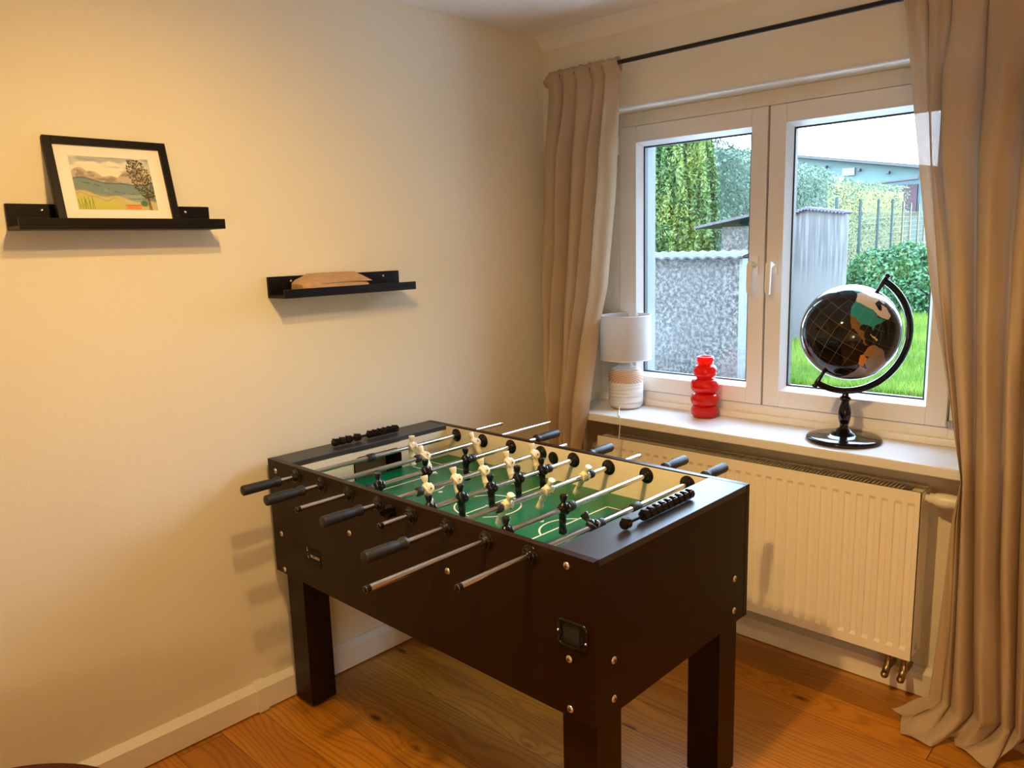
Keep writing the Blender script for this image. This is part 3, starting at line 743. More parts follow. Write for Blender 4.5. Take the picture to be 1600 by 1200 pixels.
def figure(rod, y, ang, light):
    if light not in figs:
        o = figure_mesh(light).build('player_figure', [M['cream_fig' if light else 'black_fig'], M['lining']], rod, loc=(0, 0, 0), local=True); figs[light] = o
    else:
        o = figs[light].copy(); COL.objects.link(o); o.parent = rod
    o.location = (0, y-rod['w'][1], 0); o.rotation_euler = (0, -math.radians(ang), 0)
    o['label'] = ('cream' if light else 'black')+' plastic player figure'
    return o
bump_m = {}
def bumper(rod, y, L=0.017):
    k = round(L, 3)
    if k not in bump_m:
        mb = MB(); mb.lathe([(0.0082, -L/2), (0.0132, -L/2), (0.0140, -L/2+0.0015), (0.0140, L/2-0.0015), (0.0132, L/2), (0.0082, L/2)], (0, 0, 0), 'y', 24)
        o = mb.build('bumper', M['rubber'], rod, loc=(0, 0, 0), local=True); bump_m[k] = o
    else:
        o = bump_m[k].copy(); COL.objects.link(o); o.parent = rod
    o.location = (0, y-rod['w'][1], 0)
men = {1: [-1.02], 2: [-1.083, -0.838], 3: [-1.392, -1.201, -1.022], 4: [-1.319, -1.202, -1.081, -0.963, -0.835],
       5: [-1.434, -1.314, -1.192, -1.073, -0.959], 6: [-1.277, -1.103, -0.927], 7: [-1.431, -1.203], 8: [-1.259]}
ang = {1: -2, 2: 36, 3: 0, 4: 17, 5: 3, 6: -30, 7: -4, 8: 46}
bmp = {1: [(-1.205, 0.028)], 2: [(-1.113, 0.017)], 3: [(-0.992, 0.017), (-1.425, 0.017)], 4: [(-1.350, 0.017)], 5: [(-0.927, 0.017)], 6: [(-1.307, 0.017), (-0.893, 0.017)], 7: [(-1.168, 0.017)], 8: [(-1.067, 0.030), (-1.228, 0.017)]}
ends = {1: (-1.688, -0.548), 2: (-1.691, -0.417), 3: (-1.677, -0.536), 4: (-1.687, -0.663), 5: (-1.609, -0.586), 6: (-1.763, -0.621), 7: (-1.864, -0.570), 8: (-1.732, -0.573)}
near_handle = {1, 2, 4, 6}; HL = 0.127
bear = None
for i in range(8):
    k = i+1; light = k in (1, 2, 4, 6); ya, yb = ends[k]; x = rx[i]
    ra, rb = ya, yb
    if k in near_handle: ra = ya+0.02
    else: rb = yb-0.02
    mb = MB(); mb.tube((x, ra, zc_), (x, rb, zc_), 0.0079, n=24)
    rod = mb.build('rod', M['chrome'], tbl, loc=(x, YC, zc_))
    rod['label'] = ('chrome rod of the cream team' if light else 'chrome rod of the black team')
    for y in men[k]: figure(rod, y, ang[k], light)
    for y, L_ in bmp[k]: bumper(rod, y, L_)
    # grip
    prof_h = [(0.0, 0.0), (0.0125, 0.0), (0.0155, 0.002), (0.0162, 0.006), (0.0158, 0.060), (0.0152, 0.088), (0.0132, 0.100), (0.0128, 0.106), (0.0160, 0.114), (0.0168, 0.120), (0.0155, HL), (0.0085, HL)]
    mb = MB()
    if k in near_handle:
        mb.lathe([(a, ya+b) for a, b in prof_h], (x, 0, zc_), 'y', 28)
    else:
        mb.lathe([(a, yb-b) for a, b in prof_h], (x, 0, zc_), 'y', 28)
    mb.build('handle', M['rubber'], rod)
    mb = MB()
    if k in near_handle: mb.lathe([(0.0083, yb-0.012), (0.0086, yb-0.002), (0.0065, yb), (0.0, yb)], (x, 0, zc_), 'y', 16)
    else: mb.lathe([(0.0083, ya+0.012), (0.0086, ya+0.002), (0.0065, ya-0.002), (0.0, ya-0.002)], (x, 0, zc_), 'y', 16)
    mb.build('end_cap', M['blackplastic'] if k not in near_handle else M['chrome'], rod)
    for yy, sg in ((TY0, -1), (TY0+T+0.003, 1), (TY1-T-0.003, -1), (TY1, 1)):
        mb = MB(); R0 = 0.0255
        mb.lathe([(R0, sg*0.0), (R0, sg*0.0018), (R0-0.003, sg*0.0030), (0.0150, sg*0.0030), (0.0130, sg*0.010), (0.0118, sg*0.016), (0.0100, sg*0.017), (0.0085, sg*0.0165)], (x, yy, zc_), 'y', 28)
        if sg < 0 and yy == TY0:
            for q in range(3):
                a = q*2*PI/3+0.5; mb.lathe([(0.0024, -0.003), (0.0024, -0.0046), (0.0, -0.005)], (x+0.0195*math.cos(a), yy, zc_+0.0195*math.sin(a)), 'y', 8)
        mb.build('rod_bearing', M['blackgloss'], tbl)

# ================================================================== WALL LEDGES
def ledge(name, y, z, label):
    t = thing(name, (0.0, y+0.275, z), label, 'shelf', 'picture ledges on the left wall')
    D = 0.112
    mb = MB(); mb.box(0.0, 0.012, y, y+0.55, z, z+0.070); mb.box(0.012, D, y, y+0.55, z, z+0.010); mb.box(D-0.011, D, y, y+0.55, z+0.010, z+0.029)
    mb.build('ledge_board', M['ledge'], t, bevel=0.0008)
    for yy in (y+0.085, y+0.475):
        s = MB(); s.lathe([(0.0046, 0.0120), (0.0042, 0.0135), (0.0025, 0.0145), (0.0, 0.0147)], (0, yy, z+0.053), 'x', 14); s.build('screw', M['screw'], t)
    return t
ledge('picture_ledge', -2.163, 1.6564, 'black picture ledge holding the framed watercolour')
ledge('picture_ledge', -1.430, 1.4310, 'lower black picture ledge holding the brown paper package')

# framed watercolour leaning on the ledge
FWd, FH, FT = 0.327, 0.250, 0.018
pf = thing('framed_picture', (0.078, -1.894, 1.6670), 'black framed watercolour of mountains and a tree, leaning on the upper ledge', 'picture')
lean = math.atan2(0.064, 0.236)
pf.rotation_euler = (0, -lean, 0)
# local frame: x = outward thickness, y = width, z = up
def local(mb, name, mats, **k):
    o = mb.build(name, mats, None, loc=(0, 0, 0)); o.parent = pf; 
    if k.get('bevel'):
        b = o.modifiers.new('bevel', 'BEVEL'); b.width = k['bevel']; b.segments = 2; b.limit_method = 'ANGLE'
    return o
bw = 0.021
mb = MB()
mb.box(-FT, 0.0, -FWd/2, -FWd/2+bw, 0, FH); mb.box(-FT, 0.0, FWd/2-bw, FWd/2, 0, FH); mb.box(-FT, 0.0, -FWd/2+bw, FWd/2-bw, 0, bw); mb.box(-FT, 0.0, -FWd/2+bw, FWd/2-bw, FH-bw, FH)
local(mb, 'frame_moulding', M['ledge'], bevel=0.001)
local(MB().box(-FT+0.001, -0.009, -FWd/2+bw, FWd/2-bw, bw, FH-bw), 'mount', M['mount'])
# painting: coloured grid, a loose mountain landscape
PW, PH = 0.214, 0.152; NX, NZ = 200, 142
def fbm(x, y, seed=0):
    v = 0; a = 0.5; r0 = np.random.default_rng(seed)
    for o_ in range(5):
        g = r0.random((64, 64)); xs_ = (x*(2**o_)*4) % 63; ys_ = (y*(2**o_)*4) % 63
        i = xs_.astype(int); j = ys_.astype(int); fx = xs_-i; fy = ys_-j; fx = fx*fx*(3-2*fx); fy = fy*fy*(3-2*fy)
        v = v+a*(g[i, j]*(1-fx)*(1-fy)+g[i+1, j]*fx*(1-fy)+g[i, j+1]*(1-fx)*fy+g[i+1, j+1]*fx*fy); a *= 0.5
    return v
gx, gz = np.meshgrid((np.arange(NX)+0.5)/NX, (np.arange(NZ)+0.5)/NZ, indexing='ij')   # gx 0..1 left-right, gz 0..1 bottom-top
N1 = fbm(gx, gz, 1); N2 = fbm(gx*3, gz*3, 2); N3 = fbm(gx*1, gz*4, 3)
def L3(c): return np.array(lin(c))
C = np.zeros((NX, NZ, 3)); C[:] = L3((236, 226, 206))
def paint(mask, col, amt=1.0):
    a = np.clip(mask, 0, 1)[..., None]*amt; C[:] = C*(1-a)+L3(col)*a
sm_ = lambda x: np.clip(x, 0, 1)
paint(sm_((N3-0.47)*9)*(gz > 0.72), (150, 165, 175), 0.55)
paint(sm_((gz-0.93)*20+(N1-0.5)*6), (140, 155, 165), 0.7)
mt = 0.66+0.07*np.sin(gx*9+0.5)+0.05*np.abs(np.sin(gx*17))+0.05*(fbm(gx*2, gx*0+0.3, 5)-0.5)
paint(sm_((mt-gz)*60), (176, 158, 140), 0.8); paint(sm_(1-np.abs(mt-gz)*110), (92, 82, 76), 0.7); paint(sm_((mt-gz)*60)*sm_((N2-0.5)*8), (120, 108, 100), 0.6)
h1 = 0.545+0.05*np.sin(gx*5+1.3)+0.02*np.sin(gx*13)
paint(sm_((h1-gz)*80), (118, 140, 140), 0.95); paint(sm_(1-np.abs(h1-gz-0.015)*50), (62, 82, 80), 0.75)
paint(sm_(1-np.abs(gz-0.575)*22)*sm_(1-np.abs(gx-0.35)*7), (110, 125, 62), 0.9)
h2 = 0.50-0.25*gx+0.04*np.sin(gx*8)
paint(sm_((h2-gz)*50)*sm_((N1-0.38)*5), (150, 168, 166), 0.9); paint(sm_(1-np.abs(h2-gz)*60)*sm_((N2-0.42)*8), (60, 80, 76), 0.8)
paint(sm_(1-np.abs(h2-gz-0.09)*45)*sm_((gx-0.3)*4), (86, 108, 104), 0.7)
h3 = 0.36-0.22*gx+0.03*np.sin(gx*15)
paint(sm_((h3-gz)*40), (204, 190, 124), 0.85); paint(sm_((h3-0.09-gz)*40)*sm_((0.62-gx)*6), (196, 192, 84), 0.85)
paint(sm_(1-np.abs(h3-gz)*70), (178, 140, 90), 0.6); paint(sm_(1-np.abs(h3-0.07-gz+0.02*np.sin(gx*30))*70)*sm_((0.6-gx)*6), (150, 130, 60), 0.6)
for k_ in range(9):
    bx = 0.03+0.019*k_+0.01*(k_ % 3); paint(sm_(1-np.abs(gx-bx-0.05*(gz-0.0)*(k_ % 4-1.5))*150)*sm_((0.20+0.03*(k_ % 3)-gz)*30), (92, 116, 40), 0.85)
paint(sm_((0.20-gx)*9)*sm_((0.22-gz)*8)*sm_((N2-0.4)*4), (150, 168, 60), 0.7)
paint(sm_(1-np.maximum(np.abs(gx-0.69)/0.115, np.abs(gz-0.055)/0.045)**6)*sm_((0.85-gx)*30), (222, 132, 70), 0.95)
paint(sm_(1-np.abs(gz-0.095)*90)*sm_(1-(np.abs(gx-0.69)/0.12)**8), (160, 62, 40), 0.9)
paint(sm_(1.5-(((gx-0.835)/0.055)**2+((gz-0.13)/0.065)**2)*1.2), (62, 112, 74), 0.95)
tr_ = 0.90+0.03*(gz-0.3); trunk = sm_(1-np.abs(gx-tr_)*70)*(gz < 0.5); paint(trunk, (96, 66, 38), 0.95)
rt = np.random.default_rng(5)
for k_ in range(620):
    zz = rt.uniform(0.24, 0.97); xc = 0.80+0.115*(0.97-zz)/0.7; wd = 0.150*math.sqrt(max(0.02, 1-((zz-0.62)/0.40)**2))
    xx = xc+wd*rt.uniform(-1, 1); rr_ = rt.uniform(0.006, 0.015)
    paint(sm_((1-((gx-xx)/rr_)**2-((gz-zz)/(rr_*1.3))**2)*1.5), ((52, 44, 24), (70, 62, 30), (96, 88, 42))[k_ % 3], 0.85)
paint(sm_(1-np.abs(gx-0.905-0.04*(0.25-gz))*55)*(gz < 0.36), (92, 60, 36), 0.95)
edge = np.minimum(np.minimum(gx, 1-gx)*PW, np.minimum(gz, 1-gz)*PH); paint(sm_((0.0012-edge)*900), (205, 196, 178), 1.0)
me = bpy.data.meshes.new('painting')
ix, iz = np.meshgrid(np.arange(NX+1), np.arange(NZ+1), indexing='ij')
vx = np.stack([np.full(ix.shape, -0.0085), -PW/2+PW*ix/NX, 0.048+PH*iz/NZ], -1).reshape(-1, 3)
q = (np.arange(NX)[:, None]*(NZ+1)+np.arange(NZ)[None, :]).reshape(-1)
me.from_pydata(vx.tolist(), [], np.stack([q, q+NZ+1, q+NZ+2, q+1], -1).tolist())
ca = me.color_attributes.new('pigment', 'FLOAT_COLOR', 'CORNER')
cc = np.ones((NX*NZ, 4, 4), np.float32); cc[:, :, :3] = C.reshape(-1, 1, 3); ca.data.foreach_set('color', cc.reshape(-1))
t_ = NT('watercolour_paint'); at_ = t_.new('ShaderNodeAttribute', attribute_name='pigment'); t_.base(at_.outputs['Color']); t_.set(Roughness=0.85); me.materials.append(t_.m)
o = bpy.data.objects.new('painting', me); COL.objects.link(o); o.parent = pf

# paper package
pk = thing('paper_package', (0.055, -1.21, 1.441), 'folded brown kraft paper package lying on the lower black ledge', 'package')
mb = MB()
secs = []
for y, zb, zt1, zt2, xa, xb in ((-1.352, 0.004, 0.030, 0.034, 0.022, 0.092), (-1.335, 0.0, 0.038, 0.046, 0.016, 0.098), (-1.285, 0.0, 0.034, 0.064, 0.014, 0.100), (-1.20, 0.0, 0.034, 0.064, 0.014, 0.100), (-1.12, 0.0, 0.030, 0.064, 0.014, 0.100), (-1.088, 0.002, 0.026, 0.060, 0.015, 0.099), (-1.082, 0.006, 0.022, 0.050, 0.018, 0.096)):
    z = 1.441
    secs.append([(xa, y, z+zb), (xb, y, z+zb), (xb+0.002, y, z+zb+(zt1-zb)*0.5), (xb, y, z+zt1), ((xa+xb)/2, y, z+(zt1+zt2)/2+0.002), (xa, y, z+zt2), (xa-0.002, y, z+zb+(zt2-zb)*0.5)])
n = 7; vs = [p for s in secs for p in s]
mb.add(vs, [(k*n+i, k*n+(i+1) % n, (k+1)*n+(i+1) % n, (k+1)*n+i) for k in range(len(secs)-1) for i in range(n)]+[tuple(reversed(range(n))), tuple(range((len(secs)-1)*n, len(secs)*n))])
pb = mb.build('wrapping', M['kraft'], pk, bevel=0.002)
mb = MB()
mb.grid([[(0.101, -1.300, 1.450), (0.103, -1.290, 1.470), (0.100, -1.284, 1.481)], [(0.104, -1.325, 1.449), (0.107, -1.325, 1.468), (0.101, -1.318, 1.480)], [(0.100, -1.345, 1.452), (0.101, -1.350, 1.464), (0.096, -1.345, 1.474)]], smooth=True)
mb.build('folded_flap', M['kraft'], pk)
mb = MB(); rows = []
for y, dz in ((-1.290, 0.0), (-1.18, 0.0015), (-1.086, 0.0)):
    rows.append([(0.012, y, 1.506+dz), (0.055, y+0.004, 1.493+dz), (0.104, y+0.014, 1.4735+dz)])
mb.grid(rows); mb.build('paper_flap', M['kraft'], pk)

# ================================================================== SILL OBJECTS
# table lamp
LC = (0.446, 0.000, 0.868)
lamp = thing('table_lamp', LC, 'small table lamp with white drum shade and pale wood base on the windowsill', 'lamp')
prof = [(0.0, 0.001), (0.056, 0.001), (0.064, 0.004), (0.0735, 0.018), (0.0755, 0.035), (0.0755, 0.105), (0.0755, 0.1185), (0.0750, 0.125), (0.0750, 0.145), (0.0715, 0.160), (0.061, 0.173), (0.046, 0.180), (0.034, 0.184), (0.030, 0.188), (0.0285, 0.197), (0.030, 0.203), (0.026, 0.205), (0.0, 0.205)]
MB().lathe([(a, b) for a, b in prof], (0, 0, 0), 'z', 48, mi_fn=lambda h: 0 if h < 0.118 else (1 if h < 0.176 else 0)).build('lamp_base', [M['whitewash'], M['wood']], lamp, loc=LC, local=True)
mb = MB(); mb.tube((LC[0], LC[1], LC[2]+0.205), (LC[0], LC[1], LC[2]+0.250), 0.013, n=20); mb.tube((LC[0], LC[1], LC[2]+0.250), (LC[0], LC[1], LC[2]+0.262), 0.018, n=20)
mb.build('socket', M['valve'], lamp)
mb = MB(); rs = 0.1115; za, zb = LC[2]+0.217, LC[2]+0.405
mb.lathe([(rs, 0.217), (rs-0.001, 0.31), (rs-0.003, 0.405)], (0, 0, 0), 'z', 64)
mb.f = [f for f in mb.f if len(f) == 4]; mb.mi = mb.mi[:len(mb.f)]; mb.sm = mb.sm[:len(mb.f)]
sh = mb.build('lamp_shade', M['shade'], lamp, loc=LC, local=True)
for zz, rr_ in ((za, rs), (zb, rs-0.003)):
    pts = [(LC[0]+rr_*math.cos(2*PI*i/48), LC[1]+rr_*math.sin(2*PI*i/48), zz) for i in range(49)]
    MB().sweep(pts, 0.0019, n=6).build('shade_rim', M['cord'], sh)
mb = MB()
for a in (0.3, 0.3+2*PI/3, 0.3+4*PI/3):
    mb.tube((LC[0]+0.014*math.cos(a), LC[1]+0.014*math.sin(a), LC[2]+0.250), (LC[0]+(rs-0.003)*math.cos(a), LC[1]+(rs-0.003)*math.sin(a), za+0.004), 0.0015, n=6)
mb.build('shade_spider', M['cord'], lamp)
mb = MB(); pts = [(0.466, -0.0745, 0.885), (0.474, -0.090, 0.8725), (0.500, -0.130, 0.8705), (0.530, -0.170, 0.8705), (0.550, -0.187, 0.8690), (0.553, -0.1905, 0.860), (0.549, -0.190, 0.82), (0.540, -0.185, 0.76), (0.530, -0.170, 0.70), (0.520, -0.155, 0.60), (0.50, -0.150, 0.45), (0.45, -0.155, 0.2), (0.40, -0.16, 0.01)]
P_ = []
for i in range(len(pts)-1):
    p0, p1, p2, p3 = [Vector(pts[max(0, min(len(pts)-1, i+k_))]) for k_ in (-1, 0, 1, 2)]
    for s_ in range(5):
        t = s_/5; P_.append(0.5*((2*p1)+(-p0+p2)*t+(2*p0-5*p1+4*p2-p3)*t*t+(-p0+3*p1-3*p2+p3)*t**3))
P_.append(Vector(pts[-1]))
mb.sweep(P_, 0.0022, n=8).build('power_cord', M['cord'], lamp)

# red bubble vase
VC = (0.817, 0.028, 0.868)
vs_prof = []
bul = [(0.025, 0.0545, 0.026), (0.0745, 0.0565, 0.026), (0.1325, 0.0570, 0.029), (0.1905, 0.0470, 0.025)]
pr = [(0.0, 0.0005), (0.040, 0.001)]
for i, (zc, rb_, hh) in enumerate(bul):
    zlo = zc-hh if i else 0.001; 
    for k_ in range(11):
        t = -PI/2+PI*k_/10
        z = zc+hh*math.sin(t)*0.98
        neck = 0.034 if i < 3 else 0.030
        r = neck+(rb_-neck)*math.cos(t)**0.75 if math.cos(t) > 0 else neck
        if z > 0.001: pr.append((r, z))
pr += [(0.029, 0.219), (0.033, 0.225), (0.0355, 0.236), (0.0345, 0.247), (0.030, 0.251), (0.027, 0.250), (0.026, 0.240), (0.027, 0.222), (0.024, 0.215)]
inner = [(max(0.02, a-0.006), b) for a, b in reversed(pr[2:-9:2])]
pr = pr+inner+[(0.0, 0.008)]
MB().lathe(pr, (0, 0, 0), 'z', 56).build('vase', M['redglass'], loc=VC, local=True)
vz = bpy.data.objects['vase']; tag(vz, 'red translucent glass vase of stacked bubble rings, on the windowsill between lamp and globe', 'vase')

# globe
GB = Vector((1.400, -0.030, 0.868))
Rh = Vector((R.x, R.y, 0)).normalized(); Zv = Vector((0, 0, 1)); Nv = Rh.cross(Zv).normalized()   # Nv: horizontal, out of the arm's plane towards the room
gl = thing('desk_globe', GB, 'glossy black desk globe on a black turned stand, on the windowsill', 'globe')
def P3(s, z, n=0.0): return GB+Rh*s+Vector((0, 0, z-GB.z))+Nv*n
mb = MB(); mb.lathe([(0.0, 0.0), (0.122, 0.0), (0.1255, 0.004), (0.1255, 0.009), (0.122, 0.0145), (0.112, 0.0175), (0.085, 0.0195), (0.052, 0.022), (0.0445, 0.026), (0.042, 0.031), (0.030, 0.036), (0.026, 0.042), (0.0155, 0.048), (0.0135, 0.056), (0.0175, 0.070), (0.0205, 0.085), (0.0215, 0.100), (0.0190, 0.118), (0.0140, 0.134), (0.0125, 0.142), (0.0180, 0.147), (0.0195, 0.152), (0.0180, 0.157), (0.0115, 0.161), (0.0105, 0.178), (0.0125, 0.182)], (0, 0, 0), 'z', 56)
mb.build('stand', M['blackgloss'], gl, loc=GB, local=True)
GC = P3(0.006, 1.252); GR = 0.164
AR = 0.2045
mb = MB(); rows = []
a_top, a_bot = math.radians(58), math.radians(-122)
for i in range(61):
    a = a_top+(a_bot-a_top)*i/60; d = Rh*math.cos(a)+Zv*math.sin(a)
    wv_ = [(-0.0105, -0.0075), (-0.0105, 0.0075), (-0.008, 0.0100), (0.008, 0.0100), (0.0105, 0.0075), (0.0105, -0.0075), (0.008, -0.0100), (-0.008, -0.0100)]
    rows.append([GC+d*(AR+u)+Nv*v for u, v in wv_])
n = 8; vs = [p for r in rows for p in r]
mb.add(vs, [(i*n+k_, i*n+(k_+1) % n, (i+1)*n+(k_+1) % n, (i+1)*n+k_) for i in range(60) for k_ in range(n)], 0, True); mb.add(rows[0], [tuple(reversed(range(n)))]); mb.add(rows[-1], [tuple(range(n))])
mb.build('meridian_arm', M['blackgloss'], gl)
ax = (Rh*math.cos(a_top)+Zv*math.sin(a_top))
for sg in (1, -1):
    mb = MB(); d = ax*sg; ra = GR-0.004; rb2 = AR+0.028
    pts = [GC+d*(ra+(rb2-ra)*t) for t in (0, 0.15, 0.3, 0.55, 0.75, 0.80, 0.86, 0.93, 1.0)]
    if sg < 0: pts = [GC+d*(ra+(rb2-0.008-ra)*t) for t in (0, 0.15, 0.3, 0.55, 0.75, 0.80, 0.86, 0.93, 1.0)]
    mb.sweep(pts, [0.008, 0.006, 0.0072, 0.0085, 0.0085, 0.006, 0.0095, 0.0105, 0.004], n=16)
    mb.build('pivot_pin', M['blackgloss'], gl)
# sphere with the map (lon/lat grid)
NLo, NLa = 360, 180
me = bpy.data.meshes.new('globe_ball'); vs = []
for j in range(NLa+1):
    la = -PI/2+PI*j/NLa
    for i in range(NLo):
        lo = -PI+2*PI*i/NLo; vs.append((GR*math.cos(la)*math.cos(lo), GR*math.cos(la)*math.sin(lo), GR*math.sin(la)))
fs = [(j*NLo+i, j*NLo+(i+1) % NLo, (j+1)*NLo+(i+1) % NLo, (j+1)*NLo+i) for j in range(NLa) for i in range(NLo)]
me.from_pydata(vs, [], fs); me.polygons.foreach_set('use_smooth', [True]*len(fs))
lo = (np.arange(NLo)+0.5)-180; la = (np.arange(NLa)+0.5)-90
LA, LO = np.meshgrid(la, lo, indexing='ij')
jit = fbm((LO+200)/60, (LA+100)/60, 21)-0.5; jit2 = fbm((LO+200)/60, (LA+100)/60, 22)-0.5
LOj = LO+jit*7; LAj = LA+jit2*6
def inpoly(poly):
    ins = np.zeros(LO.shape, bool); n = len(poly)
    for i in range(n):
        x1, y1 = poly[i]; x2, y2 = poly[(i+1) % n]
        c = ((y1 > LAj) != (y2 > LAj)) & (LOj < (x2-x1)*(LAj-y1)/((y2-y1) if y2 != y1 else 1e-9)+x1); ins ^= c
    return ins
col = np.zeros(LO.shape+(3,)); col[:] = (0.006, 0.006, 0.008)
lands = [
 ([(-125,49),(-124,40),(-117,32),(-106,31),(-97,26),(-94,29),(-84,30),(-81,25),(-80,31),(-75,36),(-70,43),(-67,45),(-75,45),(-83,43),(-90,48),(-95,49)], (0.02, 0.25, 0.28)),
 ([(-125,49),(-95,49),(-88,48),(-80,45),(-70,46),(-62,46),(-56,52),(-65,59),(-78,62),(-78,53),(-83,53),(-94,59),(-85,67),(-95,69),(-110,68),(-128,70),(-141,69),(-141,60),(-131,55)], (0.62, 0.50, 0.38)),
 ([(-141,60),(-141,69),(-156,71),(-166,66),(-164,60),(-155,58)], (0.02, 0.25, 0.28)),
 ([(-90,72),(-80,73),(-65,66),(-72,64),(-85,68),(-105,70),(-120,73),(-110,76),(-85,80),(-65,82),(-75,77)], (0.62, 0.50, 0.38)),
 ([(-117,32),(-106,31),(-97,26),(-97,20),(-90,21),(-88,16),(-83,10),(-78,8),(-84,8),(-92,14),(-105,19),(-112,27)], (0.16, 0.085, 0.02)),
 ([(-85,22),(-75,20),(-70,19),(-72,17),(-78,19)], (0.55, 0.42, 0.25)),
 ([(-78,8),(-72,12),(-66,4),(-70,-3),(-79,-3)], (0.30, 0.17, 0.05)),
 ([(-72,12),(-60,10),(-50,2),(-35,-6),(-39,-15),(-48,-27),(-58,-34),(-58,-20),(-70,-10),(-70,-3),(-66,4)], (0.26, 0.19, 0.13)),
 ([(-81,-5),(-79,-3),(-70,-5),(-68,-16),(-71,-18),(-77,-13)], (0.65, 0.24, 0.02)),
 ([(-71,-18),(-58,-20),(-58,-34),(-63,-41),(-66,-48),(-69,-54),(-74,-50),(-73,-38)], (0.33, 0.28, 0.24)),
 ([(-45,60),(-25,70),(-20,80),(-40,83),(-60,80),(-55,70)], (0.5, 0.46, 0.42)),
 ([(-17,15),(-10,32),(10,37),(32,31),(43,12),(51,11),(40,-15),(32,-28),(18,-34),(12,-15),(9,4),(-8,5)], (0.45, 0.25, 0.08)),
 ([(-9,37),(-9,43),(0,49),(8,55),(20,60),(30,70),(60,69),(100,76),(140,73),(178,66),(160,60),(140,54),(122,40),(120,28),(108,20),(105,10),(98,15),(88,22),(80,10),(72,20),(60,25),(45,13),(35,30),(28,40),(15,38)], (0.16, 0.28, 0.14)),
 ([(113,-22),(130,-12),(142,-11),(153,-27),(146,-39),(130,-32),(115,-34)], (0.55, 0.35, 0.1)),
 ([(-180,-78),(180,-78),(180,-90),(-180,-90)], (0.6, 0.6, 0.6)),
]
for poly, c in lands: col[inpoly(poly)] = c
for step in (15,):
    gx_ = np.abs((LO+180) % step); gy_ = np.abs((LA+90) % step)
ca = me.color_attributes.new('map', 'FLOAT_COLOR', 'CORNER')
cc = np.ones((NLo*NLa, 4, 4), np.float32); cc[:, :, :3] = col.reshape(-1, 1, 3); ca.data.foreach_set('color', cc.reshape(-1))
t_ = NT('globe_map'); at_ = t_.new('ShaderNodeAttribute', attribute_name='map')
p = t_.coord(); s = t_.new('ShaderNodeSeparateXYZ'); t_.l.new(p, s.inputs[0])
lon = t_.math('DIVIDE', t_.math('ARCTAN2', s.outputs['Y'], s.outputs['X']), PI/12)
lat = t_.math('DIVIDE', t_.math('ARCSINE', t_.math('DIVIDE', s.outputs['Z'], GR*1.0005)), PI/12)
def lines(v, wd):
    f = t_.math('FRACT', t_.math('ADD', v, 20.0)); d = t_.math('MINIMUM', f, t_.math('SUBTRACT', 1.0, f)); return t_.math('LESS_THAN', d, wd)
gm = t_.math('MAXIMUM', lines(lon, 0.011), lines(lat, 0.0085))
t_.base(t_.mix(t_.math('MULTIPLY', gm, 0.6), at_.outputs['Color'], (0.30, 0.21, 0.11))); t_.set(Roughness=0.06); t_.b.inputs['Specular IOR Level'].default_value = 0.4; t_.b.inputs['Coat Weight'].default_value = 0.0; t_.b.inputs['Coat Roughness'].default_value = 0.03
me.materials.append(t_.m)
ball = bpy.data.objects.new('globe_ball', me); COL.objects.link(ball); ball.parent = gl
# orient: local Z -> tilt axis, meridian -104 faces the room
view = (Vector((2.3949, -2.7626, 1.5746))-GC).normalized(); axw = (ax+view*0.36).normalized()
xe = (view-axw*view.dot(axw)).normalized(); ye = axw.cross(xe); l0 = math.radians(-104)
Xl = xe*math.cos(l0)-ye*math.sin(l0); Yl = axw.cross(Xl)
rm = Matrix((Xl, Yl, axw)).transposed().to_4x4(); ball.matrix_basis = Matrix.Translation(GC-GB) @ rm

